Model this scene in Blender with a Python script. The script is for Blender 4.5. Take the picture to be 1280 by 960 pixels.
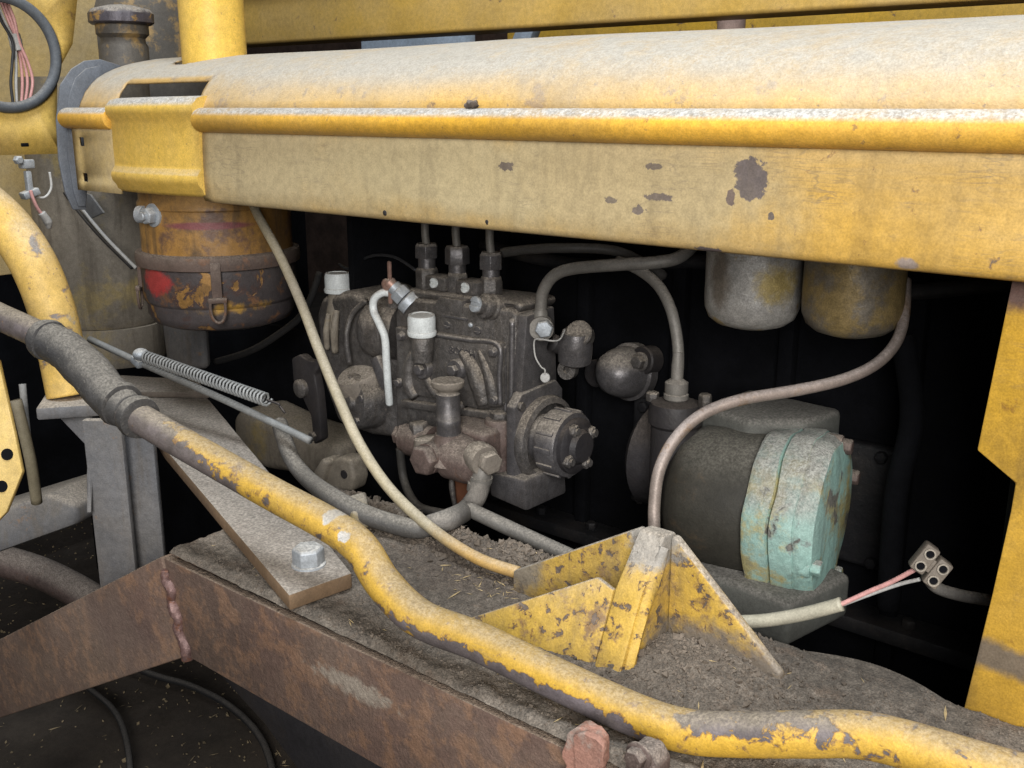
import bpy, bmesh, math, random
from mathutils import Vector, Matrix, Quaternion, noise as mnoise
random.seed(7)
V = Vector
for o in list(bpy.data.objects): bpy.data.objects.remove(o)
SC = bpy.context.scene
COL = SC.collection

# ------------------------------------------------------------------ camera
F = 1300.0; CZ = 1.35
YAW = math.radians(40.1); PIT = math.atan(347/1300)
cam_d = bpy.data.cameras.new('camera'); cam = bpy.data.objects.new('camera', cam_d); COL.objects.link(cam)
cam.location = (0, 0, CZ); cam.rotation_euler = (math.pi/2-PIT, 0, YAW)
cam_d.sensor_fit = 'HORIZONTAL'; cam_d.angle = 2*math.atan(640/F); cam_d.clip_start = 0.02; cam_d.clip_end = 100
SC.camera = cam

# ------------------------------------------------------------------ light (inside an open shed: soft doorway light)
w = bpy.data.worlds.new('World'); SC.world = w; w.use_nodes = True
bg = w.node_tree.nodes['Background']; bg.inputs[0].default_value = (0.80, 0.88, 1.0, 1); bg.inputs[1].default_value = 0.07
def area(name, loc, target, size, power, col, sizey=None, spread=None):
    l = bpy.data.lights.new(name, 'AREA'); l.energy = power; l.color = col; l.size = size
    if sizey: l.shape = 'RECTANGLE'; l.size_y = sizey
    if spread: l.spread = math.radians(spread)
    o = bpy.data.objects.new(name, l); COL.objects.link(o); o.location = loc
    o.rotation_euler = (V(target)-V(loc)).to_track_quat('-Z', 'Y').to_euler()
    return o
area('doorway_light', (0.95, -1.15, 2.05), (-0.42, 0.9, 1.08), 1.1, 37, (1.0, 0.985, 0.965), 1.5, 110)
area('roof_light', (-0.3, 0.2, 4.0), (-0.8, 0.8, 1.0), 1.2, 95, (0.88, 0.94, 1.0), 0.9)
SC.view_settings.view_transform = 'Standard'; SC.view_settings.look = 'None'
SC.view_settings.exposure = 0.14; SC.view_settings.gamma = 1.0; SC.view_settings.use_curve_mapping = False
SC.render.engine = 'CYCLES'

# ------------------------------------------------------------------ pixel -> place helpers
fw = V((-math.sin(YAW)*math.cos(PIT), math.cos(YAW)*math.cos(PIT), -math.sin(PIT)))
rt = V((math.cos(YAW), math.sin(YAW), 0))
upv = V((-math.sin(YAW)*math.sin(PIT), math.cos(YAW)*math.sin(PIT), math.cos(PIT)))
CAM = V((0, 0, CZ))
def ray(px, py): return fw + rt*((px-640)/F) - upv*((py-480)/F)
def D(px, py, d): return CAM + ray(px, py)*d
def PY(px, py, Y): r = ray(px, py); return CAM + r*(Y/r.y)
def PX(px, py, X): r = ray(px, py); return CAM + r*(X/r.x)
def PZ(px, py, Z): r = ray(px, py); return CAM + r*((Z-CZ)/r.z)
def S(p): return (V(p)-CAM).dot(fw)/F          # metres per pixel at a place
AX, AY, AZ = V((1, 0, 0)), V((0, 1, 0)), V((0, 0, 1))

# ------------------------------------------------------------------ materials
def mat(name, col, rough=0.65, metal=0.0, var=0.25, dust=0.0, dcol=(0.36, 0.31, 0.25), dlo=0.2, dhi=0.9, film=0.0,
        chips=None, rust=None, grime=0.0, bump=0.25, bscale=90, spots=(), wear=False, speck=0.0, streak=None, scratch=0.0, drip=0.0, mottle=.13, spec=.35, dvar=1.0, fleck=0.0):
    m = bpy.data.materials.new(name); m.use_nodes = True
    nt = m.node_tree; N = nt.nodes; L = nt.links; bs = N['Principled BSDF']
    tc = N.new('ShaderNodeTexCoord'); P = tc.outputs['Object']
    def noi(scale, detail=5, rgh=0.6, vec=None, dist=0.0):
        n = N.new('ShaderNodeTexNoise'); n.inputs['Scale'].default_value = scale; n.inputs['Detail'].default_value = detail
        n.inputs['Roughness'].default_value = rgh; n.inputs['Distortion'].default_value = dist
        L.new(vec or P, n.inputs['Vector']); return n.outputs['Fac']
    def math_(op, a, b=None, clamp=False):
        n = N.new('ShaderNodeMath'); n.operation = op; n.use_clamp = clamp
        for i, v in enumerate((a, b)):
            if v is None: continue
            if isinstance(v, (int, float)): n.inputs[i].default_value = v
            else: L.new(v, n.inputs[i])
        return n.outputs[0]
    def step(v, lo, hi, t0=0.0, t1=1.0):
        n = N.new('ShaderNodeMapRange'); n.interpolation_type = 'SMOOTHSTEP'
        n.inputs[1].default_value = lo; n.inputs[2].default_value = hi; n.inputs[3].default_value = t0; n.inputs[4].default_value = t1
        L.new(v, n.inputs[0]); return n.outputs[0]
    def mix(fac, a, b):
        n = N.new('ShaderNodeMix'); n.data_type = 'RGBA'
        if isinstance(fac, (int, float)): n.inputs[0].default_value = fac
        else: L.new(fac, n.inputs[0])
        for i, v in ((6, a), (7, b)):
            if isinstance(v, tuple): n.inputs[i].default_value = (*v[:3], 1)
            else: L.new(v, n.inputs[i])
        return n.outputs[2]
    n_big = noi(7, 4); n_mid = noi(38, 7, 0.65); n_fine = noi(330, 4, 0.7)
    c = mix(step(n_big, 0.3, 0.7), tuple(x*(1-var) for x in col), tuple(min(1, x*(1+var)) for x in col))
    c = mix(step(n_mid, 0.35, 0.75, 0, 0.35*min(1, var*2.5)), c, tuple(x*0.6 for x in col))
    height = math_('ADD', math_('MULTIPLY', noi(bscale, 6, 0.65), 0.7), math_('MULTIPLY', n_fine, 0.25))
    rg = rough
    if streak:   # soft worn / smeared areas, stretched along the machine
        mp = N.new('ShaderNodeMapping'); mp.inputs['Scale'].default_value = streak[2]; L.new(P, mp.inputs[0])
        s1 = step(noi(1.0, 6, 0.6, mp.outputs[0], 0.6), 0.42, 0.68)
        c = mix(math_('MULTIPLY', s1, streak[1]), c, streak[0])
    if grime:
        c = mix(step(noi(14, 8, 0.7), 0.45, 0.72, 0, grime), c, (0.035, 0.028, 0.022))
    if rust:
        c = mix(step(noi(rust[1], 8, 0.7), 0.62-rust[0]*0.35, 0.70-rust[0]*0.25), c, rust[2])
    chipmask = None
    if chips or wear:
        amt, sc, cc = chips or (0, 12, (0.1, 0.09, 0.1))
        nn = noi(sc, 9, 0.62, None, 0.4)
        if wear:
            at = N.new('ShaderNodeAttribute'); at.attribute_name = 'wear'
            nn = math_('ADD', nn, at.outputs['Fac'])
        chipmask = step(nn, 0.70-amt*0.3, 0.715-amt*0.3)
        rim = step(nn, 0.645-amt*0.3, 0.70-amt*0.3, 0, 0.75)
        c = mix(rim, c, (col[0]*.30+.05, col[1]*.25+.02, col[2]*.3+.01))
        cc2 = mix(step(n_mid, 0.4, 0.6), cc, tuple(x*0.6 for x in cc))
        c = mix(chipmask, c, cc2)
    for sp in spots:   # (centre, radii, colour, ragged)
        cen, rad, scol = sp[0], sp[1], sp[2]; rag = sp[3] if len(sp) > 3 else 0.8
        mp = N.new('ShaderNodeMapping'); mp.vector_type = 'POINT'
        mp.inputs['Location'].default_value = tuple(-cen[i]/rad[i] for i in range(3)); mp.inputs['Scale'].default_value = tuple(1/r for r in rad)
        L.new(P, mp.inputs[0])
        ln = N.new('ShaderNodeVectorMath'); ln.operation = 'LENGTH'; L.new(mp.outputs[0], ln.inputs[0])
        d = math_('ADD', ln.outputs['Value'], math_('MULTIPLY', math_('SUBTRACT', noi(sp[4] if len(sp) > 4 else 60, 6, 0.65), 0.5), rag*2))
        soft = sp[5] if len(sp) > 5 else 0.06
        k = step(d, 1-soft, 1+soft, 1, 0)
        c = mix(k, c, scol)
        if soft < 0.1: chipmask = k if chipmask is None else math_('MAXIMUM', chipmask, k)
    if speck:
        c = mix(step(noi(150, 3, 0.6), 0.66, 0.72, 0, speck), c, (0.16, 0.085, 0.04))
    if chipmask is not None:
        height = math_('SUBTRACT', height, math_('MULTIPLY', chipmask, 0.5))
    if drip:     # runs of old oil and water down upright faces
        mp = N.new('ShaderNodeMapping'); mp.inputs['Scale'].default_value = (42, 42, 5); L.new(P, mp.inputs[0])
        c = mix(math_('MULTIPLY', step(noi(1.0, 5, 0.6, mp.outputs[0], 0.3), 0.50, 0.66), drip), c, (0.05, 0.038, 0.028))
    if scratch:  # scrapes: thin broken contour lines
        for rot, scl in (((0, .25, 0), (9, 9, 60)), ((0, -.5, 0), (14, 14, 70)), ((0, .05, 0), (5, 5, 120))):
            mp = N.new('ShaderNodeMapping'); mp.inputs['Rotation'].default_value = rot; mp.inputs['Scale'].default_value = scl; L.new(P, mp.inputs[0])
            ln_ = math_('ABSOLUTE', math_('SUBTRACT', noi(1.0, 3, 0.5, mp.outputs[0], 0.5), 0.5))
            k = math_('MULTIPLY', step(ln_, 0.004, 0.016, 1, 0), step(noi(8, 6, 0.7), 0.50, 0.66, 0, scratch))
            c = mix(k, c, (0.13, 0.105, 0.085))
    if film:
        c = mix(step(noi(5, 7, 0.68), 0.30, 0.72, film*0.35, min(1, film*1.25)), c, dcol)
    if dust:
        g = N.new('ShaderNodeNewGeometry'); sx = N.new('ShaderNodeSeparateXYZ'); L.new(g.outputs['Normal'], sx.inputs[0])
        up = step(sx.outputs[2], dlo, dhi)
        blot = math_('ADD', math_('MULTIPLY', n_mid, 0.9), math_('MULTIPLY', n_big, 0.7))
        blot = math_('ADD', blot, math_('MULTIPLY', n_fine, 0.5))
        k = math_('MULTIPLY', up, step(blot, 0.65, 1.15, 0.45, 1.0))
        k = math_('MULTIPLY', k, dust, True)
        dc = mix(step(n_fine, 0.35, 0.65), tuple(x*(1-.38*dvar) for x in dcol), tuple(min(1, x*(1+.2*dvar)) for x in dcol))
        c = mix(k, c, dc)
        rgm = N.new('ShaderNodeMapRange'); rgm.inputs[3].default_value = rough; rgm.inputs[4].default_value = 0.95
        L.new(k, rgm.inputs[0]); rg = rgm.outputs[0]
        height = math_('ADD', height, math_('MULTIPLY', math_('MULTIPLY', k, noi(520, 3, 0.7)), 0.9))
        if metal:
            L.new(math_('MULTIPLY', math_('SUBTRACT', 1.0, k), metal), bs.inputs['Metallic'])
    if fleck:    # grains of dust clinging to greasy faces
        fk = math_('MAXIMUM', step(noi(240, 4, 0.7), 0.60, 0.68), step(noi(95, 6, 0.75), 0.60, 0.70))
        c = mix(math_('MULTIPLY', fk, fleck), c, dcol)
    if mottle:
        mm = math_('MULTIPLY', step(noi(620, 3, 0.65), 0.30, 0.70, 1-mottle*1.3, 1+mottle*.7), step(noi(110, 5, 0.65), 0.30, 0.70, 1-mottle, 1+mottle*.6))
        n = N.new('ShaderNodeVectorMath'); n.operation = 'SCALE'; L.new(c, n.inputs[0]); L.new(mm, n.inputs['Scale']); c = n.outputs[0]
    L.new(c, bs.inputs['Base Color'])
    if isinstance(rg, float): 
        bs.inputs['Roughness'].default_value = rg
        L.new(step(n_mid, 0.3, 0.7, max(0.05, rg-0.12), min(1, rg+0.12)), bs.inputs['Roughness'])
    else: L.new(rg, bs.inputs['Roughness'])
    if metal and not dust: bs.inputs['Metallic'].default_value = metal
    bs.inputs['Specular IOR Level'].default_value = spec
    b = N.new('ShaderNodeBump'); b.inputs['Strength'].default_value = min(1, bump*1.6); b.inputs['Distance'].default_value = 0.0022
    L.new(height, b.inputs['Height']); L.new(b.outputs[0], bs.inputs['Normal'])
    return m

YEL = (0.66, 0.385, 0.028)
BARE = (0.105, 0.092, 0.105)
DUST = (0.40, 0.345, 0.28)
PALE = (0.46, 0.435, 0.395)
hood_spots = [
    (PY(943, 226, .75), (.014, .02, .0145), (.085, .072, .092), .75, 130),
    (PY(936, 212, .75), (.011, .02, .009), (.085, .072, .092), .8, 130),
    (PY(916, 246, .75), (.004, .02, .006), (.10, .07, .08), 1.3, 230),
    (PY(826, 246, .75), (.014, .02, .003), (.10, .08, .09), 1.3, 230),
    (PY(800, 262, .75), (.007, .02, .004), (.10, .08, .09), 1.3, 230),
    (PY(818, 208, .75), (.008, .02, .003), (.10, .08, .08), 1.3, 230),
    (PY(765, 250, .75), (.006, .02, .003), (.10, .08, .08), 1.3, 230),
    (PY(635, 208, .75), (.009, .02, .004), (.10, .08, .08), 1.3, 230),
    (PY(966, 270, .75), (.003, .02, .003), (.10, .08, .08), 1.3, 230),
    (PY(885, 313, .75), (.012, .02, .0025), (.09, .07, .09), 1.3, 230),
    (PY(1135, 330, .75), (.008, .02, .004), (.30, .24, .22), .7, 160, .3),
]
M = {}
M['hood_side'] = mat('hood_side_paint', (0.64, 0.365, 0.05), 0.5, var=.14, film=.26, dcol=(.50, .40, .24), grime=.10, bump=.10, bscale=40,
                     spots=[(PY(330, 205, .75), (.20, .05, .07), (.47, .375, .215), .6, 16, .6), (PY(560, 215, .75), (.22, .05, .05), (.47, .38, .215), .8, 14, .5),
                            (PY(800, 230, .75), (.14, .05, .045), (.44, .34, .18), .8, 16, .5)]+hood_spots,
                     streak=((.44, .35, .20), .55, (2.2, 3, 11)), dust=.9, speck=.20, scratch=.38, drip=.2, mottle=.12, chips=(.06, 85, (.11, .085, .085)))
M['hood_top'] = mat('hood_top_dusty_paint', (0.62, 0.36, 0.06), 0.6, var=.15, film=.42, dcol=(.44, .40, .335), bump=.4, bscale=420, dust=1.0, dlo=.36, dhi=.84,
                    speck=.75, rust=(.16, 26, (.33, .20, .08)), mottle=.09, dvar=.32, drip=.18)
M['hood_bead'] = mat('hood_bead_paint', (0.72, 0.385, 0.026), 0.45, var=.2, film=.12, dcol=PALE, dust=1.0, dlo=.35, dhi=.75, speck=.6, bump=.16, grime=.22, mottle=.14)
M['cover'] = mat('cover_yellow_paint', (0.72, 0.45, 0.055), 0.5, var=.14, film=.16, dcol=PALE, dust=1.0, dlo=.25, dhi=.75, speck=.4, bump=.10, grime=.15)
M['flange_yel'] = mat('flange_dirty_yellow', (0.50, 0.34, 0.10), 0.6, var=.2, film=.6, dcol=(.36, .30, .20), grime=.25, bump=.15, dust=.8)
M['yellow'] = mat('bright_yellow_paint', YEL, 0.5, var=.2, film=.12, dcol=DUST, dust=.7, chips=(.12, 22, BARE), grime=.2, bump=.15)
M['arm_yellow'] = mat('upper_beam_yellow_paint', (0.62, 0.38, 0.06), 0.5, var=.12, film=.25, dcol=(.5, .42, .3), dust=.7, chips=(.0, 40, (.12, .06, .03)), bump=.08)
M['tube_yel'] = mat('tube_yellow_paint', (0.72, 0.44, 0.06), 0.55, var=.15, film=.22, dcol=PALE, dust=.6, dlo=.2, dhi=.9, chips=(.26, 34, (.20, .15, .12)), bump=.14, speck=.7, grime=.3, rust=(.1, 20, (.35, .30, .24)))
M['bracket'] = mat('bracket_chipped_yellow', (0.58, 0.355, 0.035), 0.6, var=.25, film=.16, dcol=DUST, dust=1.0, dlo=.5, dhi=.9, chips=(.36, 95, (.115, .08, .06)), rust=(.30, 22, (.20, .115, .045)), grime=.5, bump=.45, drip=.3, speck=.5,
    spots=[(V((-.37, .70, .905)), (.09, .04, .028), (.16, .13, .10), .9, 60, .35), (V((-.431, .69, .998)), (.03, .035, .018), (.28, .26, .23), .9, 70, .3), (V((-.60, .70, .93)), (.05, .05, .03), (.17, .14, .10), .8, 50, .4)])
M['post_yellow'] = mat('corner_panel_yellow', (0.58, 0.33, 0.03), 0.5, var=.2, film=.06, dcol=DUST, grime=.45, bump=.14, chips=(.08, 24, (.2, .13, .07)), drip=.3, scratch=.4,
                       spots=[(PY(1240, 822, .765), (.05, .05, .012), (.17, .13, .09), .8, 40, .4), (PY(1275, 360, .765), (.02, .05, .018), (.10, .055, .045), .6, 40, .4)])
M['rust_beam'] = mat('rusty_beam_steel', (0.105, 0.062, 0.047), 0.8, var=.3, rust=(.4, 30, (.16, .082, .045)), film=.35, dcol=(.26, .19, .14), grime=.35, bump=.75, bscale=180, dust=1.0, dcol_=None) if False else \
    mat('rusty_beam_steel', (0.098, 0.056, 0.044), 0.8, var=.3, rust=(.42, 30, (.19, .10, .058)), film=.34, dcol=(.25, .185, .135), grime=.4, bump=.8, bscale=170, dust=1.0,
        spots=[(PY(440, 858, .535), (.045, .05, .009), (.28, .24, .195), 1.5, 90, .4), (PY(150, 790, .535), (.08, .1, .04), (.075, .045, .04), 1.0, 25, .6)])
M['weld'] = mat('weld_bead', (0.15, 0.09, 0.08), 0.55, metal=.3, var=.3, bump=.5, rust=(.3, 60, (.18, .08, .05)))
M['dirt'] = mat('dry_dirt', (0.145, 0.118, 0.092), 0.95, var=.45, bump=1.0, bscale=260, dust=.25, dcol=(.26, .225, .185), grime=.6, mottle=.35, rust=(.26, 22, (.12, .085, .06)),
    spots=[(V((-.39, .68, .93)), (.06, .05, .05), (.115, .092, .07), .8, 40, .5), (V((-.66, .70, .90)), (.07, .045, .03), (.07, .052, .04), .8, 30, .5)])
M['dirt_dark'] = mat('oily_dirt', (0.13, 0.10, 0.08), 0.95, var=.35, bump=1.0, bscale=160, dust=.4, dcol=(.28, .24, .2), grime=.4)
M['plate'] = mat('dusty_arm_plate', (0.19, 0.155, 0.125), 0.8, var=.25, bump=.4, bscale=160, dust=.9, dcol=(.34, .30, .255), grime=.5)
M['plate_edge'] = mat('rusty_cut_edge', (0.18, 0.115, 0.065), 0.8, var=.3, bump=.4, grime=.4)
M['grey_steel'] = mat('grey_painted_steel', (0.082, 0.088, 0.102), 0.6, var=.3, drip=.5, film=.25, dcol=DUST, dust=.8, grime=.4, bump=.3, rust=(.06, 30, (.16, .09, .05)))
M['zinc'] = mat('dusty_zinc', (0.42, 0.45, 0.48), 0.5, metal=.4, var=.2, dust=.9, dcol=(.50, .48, .44), bump=.25)
M['iron'] = mat('dusty_cast_iron', (0.075, 0.068, 0.062), 0.55, metal=.25, var=.35, film=.34, dcol=(.24, .205, .17), dust=1.0, dcol_=0, dlo=.1, dhi=.85, grime=.3, bump=.5, bscale=150) if False else \
    mat('dusty_cast_iron', (0.105, 0.100, 0.100), 0.40, metal=.4, var=.45, film=.15, dcol=(.29, .25, .205), dust=1.0, dlo=.08, dhi=.6, grime=.6, bump=.7, bscale=150, drip=.35, mottle=.28, fleck=.55)
M['iron_smooth'] = mat('dusty_machined_iron', (0.135, 0.130, 0.138), 0.38, metal=.55, var=.3, film=.12, dcol=(.30, .265, .225), dust=1.0, dlo=.12, dhi=.7, grime=.4, bump=.3, drip=.25, fleck=.35, mottle=.2)
M['spring'] = mat('dull_spring_wire', (0.26, 0.27, 0.27), 0.6, metal=.2, var=.25, film=.3, dcol=(.32, .29, .25), bump=.2, grime=.3)
M['iron_cap'] = mat('thick_lightened_dust_on_iron', (0.14, 0.12, 0.10), 0.7, var=.3, dust=1.0, dlo=.1, dhi=.6, dcol=(.46, .40, .33), bump=.6, film=.3)  # thick dust, tone lifted to replace top light the hood blocks
M['iron_dark'] = mat('oily_dark_iron', (0.022, 0.021, 0.024), 0.55, metal=.1, var=.4, film=.10, dcol=(.12, .10, .085), dust=.7, grime=.5, bump=.4)
M['iron_brown'] = mat('brown_stained_iron', (0.105, 0.070, 0.062), 0.55, metal=.1, var=.3, film=.2, dcol=(.26, .215, .18), dust=1.0, dlo=.1, dhi=.8, bump=.45, rust=(.15, 40, (.15, .07, .045)), fleck=.5, mottle=.22)
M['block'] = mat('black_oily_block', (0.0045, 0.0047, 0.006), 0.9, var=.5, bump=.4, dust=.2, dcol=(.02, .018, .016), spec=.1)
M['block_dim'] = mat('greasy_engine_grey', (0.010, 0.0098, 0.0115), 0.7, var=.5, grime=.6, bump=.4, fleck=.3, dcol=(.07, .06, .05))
M['black'] = mat('black_rubber', (0.014, 0.014, 0.015), 0.8, var=.3, film=.05, dcol=(.26, .23, .2), dust=.3, dlo=.2, dhi=.9, bump=.3)
M['sleeve'] = mat('dusty_rubber_sleeve', (0.030, 0.030, 0.033), 0.6, var=.3, film=.14, dcol=(.25, .225, .19), dust=.8, dlo=.25, dhi=.95, bump=.6, bscale=120, fleck=.35)
M['hose'] = mat('dusty_grey_hose', (0.075, 0.072, 0.070), 0.8, var=.25, film=.4, dcol=(.25, .225, .19), dust=.9, dlo=.2, dhi=.95, bump=.5, fleck=.3)
M['braid'] = mat('braided_hose', (0.17, 0.155, 0.14), 0.85, var=.2, film=.3, dcol=(.3, .27, .23), dust=.8, bump=1.0, bscale=700)
M['cable'] = mat('beige_cable_sheath', (0.38, 0.32, 0.20), 0.6, var=.18, film=.25, dcol=(.40, .36, .30), grime=.25, bump=.12, dust=.4,
                 spots=[(PZ(640, 712, .92), (.09, .09, .03), (.50, .28, .04), .6, 30, .5), (PY(400, 440, .84), (.03, .1, .08), (.42, .40, .37), .4, 20, .5)])
M['white'] = mat('pale_grey_plastic', (0.66, 0.70, 0.70), 0.45, var=.12, film=.14, dcol=(.44, .39, .33), grime=.16, bump=.12, dust=.6)
M['pipe'] = mat('dusty_fuel_pipe', (0.20, 0.19, 0.175), 0.55, metal=.3, var=.25, film=.3, dcol=(.30, .27, .23), dust=.8, grime=.3, bump=.25)
M['pipe_dark'] = mat('dark_fuel_pipe', (0.055, 0.052, 0.05), 0.55, metal=.2, var=.3, film=.15, dcol=(.2, .18, .15), dust=.5, bump=.25)
M['pipe_col'] = mat('stained_steel_pipe', (0.26, 0.21, 0.18), 0.5, metal=.35, var=.25, dust=.5, dcol=(.42, .37, .35), bump=.2, rust=(.25, 22, (.22, .13, .06)),
                    spots=[(PY(836, 575, .84), (.03, .1, .03), (.30, .40, .34), .8, 50, .5)])
M['filter'] = mat('scuffed_filter_can', (0.42, 0.41, 0.39), 0.5, metal=.2, var=.25, film=.25, dcol=DUST, grime=.55, bump=.35, rust=(.08, 16, (.34, .23, .05)), scratch=.5, mottle=.2,
    spots=[(PY(962, 362, .93), (.020, .05, .022), (.42, .31, .08), .8, 70, .4), (PY(895, 350, .93), (.012, .05, .03), (.12, .10, .08), .9, 50, .5)])
M['filter_b'] = mat('yellowed_shaded_filter_can', (0.17, 0.145, 0.11), 0.5, metal=.2, var=.35, film=.1, dcol=DUST, grime=.6, bump=.3, rust=(.36, 14, (.26, .18, .06)), mottle=.2, scratch=.4)  # yellow staining is its own; the dark brown base holds painted shade
M['green'] = mat('turquoise_flaking_paint', (0.30, 0.53, 0.47), 0.55, var=.25, film=.22, dcol=(.44, .44, .40), dust=1.0, dlo=.22, dhi=.75, grime=.35, bump=.6, bscale=110, drip=.3,
                 rust=(.40, 16, (.42, .36, .13)), chips=(.20, 32, (.14, .13, .11)), scratch=.5)
M['green_shaded'] = mat('shaded_green_brown_body', (0.15, 0.135, 0.085), 0.65, var=.3, film=.12, dcol=(.3, .28, .22), dust=.9, dcol_=0, bump=.3) if False else \
    mat('body_painted_shade', (0.018, 0.016, 0.011), 0.65, var=.3, film=.12, dcol=(.17, .16, .135), dust=.9, dlo=.45, dhi=.95, bump=.3, grime=.6, rust=(.25, 14, (.06, .04, .02)))  # shadowed part of the motor: shade painted in as a dark base
M['grey_box'] = mat('dusty_shaded_grey_green_casting', (0.085, 0.09, 0.08), 0.8, var=.3, film=.3, dcol=(.19, .18, .16), dust=1.0, dlo=.0, dhi=.7, bump=.35, grime=.2)  # dusty casting, its grey darkened to carry the shade around the motor
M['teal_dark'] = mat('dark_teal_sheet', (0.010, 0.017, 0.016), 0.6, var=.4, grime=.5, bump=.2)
af_y = .77
M['af_orange'] = mat('air_filter_orange_brown', (0.34, 0.175, 0.04), 0.45, var=.35, grime=.8, drip=.6, film=.12, dcol=(.22, .17, .13), bump=.3, rust=(.3, 15, (.13, .07, .045)), dust=.8,
                     spots=[(PY(255, 287, .79), (.08, .08, .006), (.20, .055, .06), .3, 30, .2)])
M['af_dark'] = mat('air_filter_dark_bowl', (0.060, 0.052, 0.056), 0.45, metal=.2, var=.3, grime=.4, film=.14, dcol=(.24, .2, .17), bump=.3, dust=.8, chips=(.28, 22, (.36, .19, .05)), rust=(.24, 30, (.18, .085, .04)),
                   spots=[(PY(212, 350, .80), (.030, .06, .021), (.46, .04, .04), .8, 45, .2), (PY(328, 342, .78), (.03, .06, .008), (.42, .14, .05), .8, 40, .3),
                          (PY(300, 403, .79), (.10, .09, .012), (.48, .27, .04), .9, 40, .3)])
M['af_band'] = mat('rusty_clamp_band', (0.12, 0.085, 0.07), 0.7, metal=.2, var=.3, dust=.9, dlo=-.1, dhi=.5, dcol=(.28, .23, .19), bump=.5, rust=(.2, 30, (.18, .09, .05)))
M['tank'] = mat('grimy_curved_duct', (0.23, 0.20, 0.16), 0.6, var=.3, grime=.7, drip=.5, film=.2, dcol=(.38, .33, .26), bump=.3, dust=.8, rust=(.30, 6, (.33, .25, .10)))
M['steel_strip'] = mat('blue_grey_edge_strip', (0.10, 0.115, 0.14), 0.6, var=.2, film=.2, dcol=(.36, .33, .29), dust=.6, bump=.2)
M['dash'] = mat('dash_yellow_paint', (0.68, 0.44, 0.07), 0.55, var=.15, film=.22, dcol=PALE, grime=.2, bump=.12, chips=(.04, 18, (.22, .2, .2)))
M['rubber_blue'] = mat('rubber_edge_trim', (0.075, 0.088, 0.105), 0.6, var=.2, film=.15, dcol=(.3, .28, .25), dust=.6, bump=.2)
M['pink'] = mat('faded_pink_wire', (0.60, 0.30, 0.28), 0.5, var=.15, film=.15, dcol=(.4, .34, .3), bump=.1)
M['wire_grey'] = mat('grey_wire', (0.40, 0.40, 0.39), 0.6, var=.15, film=.2, dcol=DUST, bump=.1)
M['wire_black'] = mat('black_wire', (0.03, 0.03, 0.032), 0.6, var=.2, bump=.1)
M['copper_pink'] = mat('pinkish_brass', (0.40, 0.25, 0.20), 0.5, metal=.5, var=.2, dust=.7, bump=.2)
M['cable_pale'] = mat('pale_cable_sheath', (0.50, 0.47, 0.36), 0.55, var=.15, film=.2, grime=.2, bump=.15)
M['terminal'] = mat('dirty_terminal_plastic', (0.15, 0.125, 0.10), 0.6, var=.25, grime=.3, bump=.2)
M['brass'] = mat('dull_brass', (0.26, 0.23, 0.19), 0.45, metal=.6, var=.2, bump=.15)
M['red_rust'] = mat('flaky_red_rust', (0.30, 0.145, 0.105), 0.85, var=.35, bump=1.0, bscale=120, rust=(.25, 30, (.32, .24, .20)), film=.15, dcol=(.42, .33, .28))
M['rusty'] = mat('rusty_orange_sheet', (0.20, 0.075, 0.035), 0.8, var=.35, bump=.5, grime=.3)
M['ground'] = mat('dark_shed_dirt', (0.030, 0.024, 0.020), 0.95, var=.5, bump=1.0, bscale=25, film=.3, dcol=(.11, .085, .06), grime=.4)
M['straw'] = mat('pale_straw', (0.44, 0.33, 0.17), 0.8, var=.35, bump=.1)
M['straw_dim'] = mat('trodden_straw', (0.24, 0.185, 0.11), 0.9, var=.5, bump=.1)
M['grain_dirt'] = mat('dirt_crumbs', (0.14, 0.113, 0.088), 0.95, var=.4, bump=.4)
M['radiator'] = mat('rusty_radiator_tank', (0.045, 0.041, 0.038), 0.6, var=.35, grime=.4, film=.2, dcol=(.3, .26, .2), dust=.8, bump=.3, rust=(.22, 12, (.28, .17, .05)))
M['cap'] = mat('grimy_filler_cap', (0.07, 0.062, 0.07), 0.45, metal=.3, var=.35, dust=.9, dcol=(.36, .32, .27), bump=.4, rust=(.2, 45, (.34, .20, .06)))
M['wall'] = mat('brown_shed_boards', (0.10, 0.062, 0.045), 0.9, var=.4, bump=.5)
M['pale_blue'] = mat('pale_blue_sheet', (0.45, 0.52, 0.60), 0.5, var=.15, bump=.1)
M['pale_pink'] = mat('dusty_pink_pipe', (0.55, 0.38, 0.31), 0.6, var=.15, bump=.1)
M['flake'] = mat('lifted_paint_flake', (0.46, 0.45, 0.46), 0.6, var=.25, bump=.3, film=.3, dcol=(.55, .5, .44))
M['seal'] = mat('dull_lead_seal', (0.55, 0.54, 0.52), 0.45, metal=.4, var=.2, bump=.2)

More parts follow.
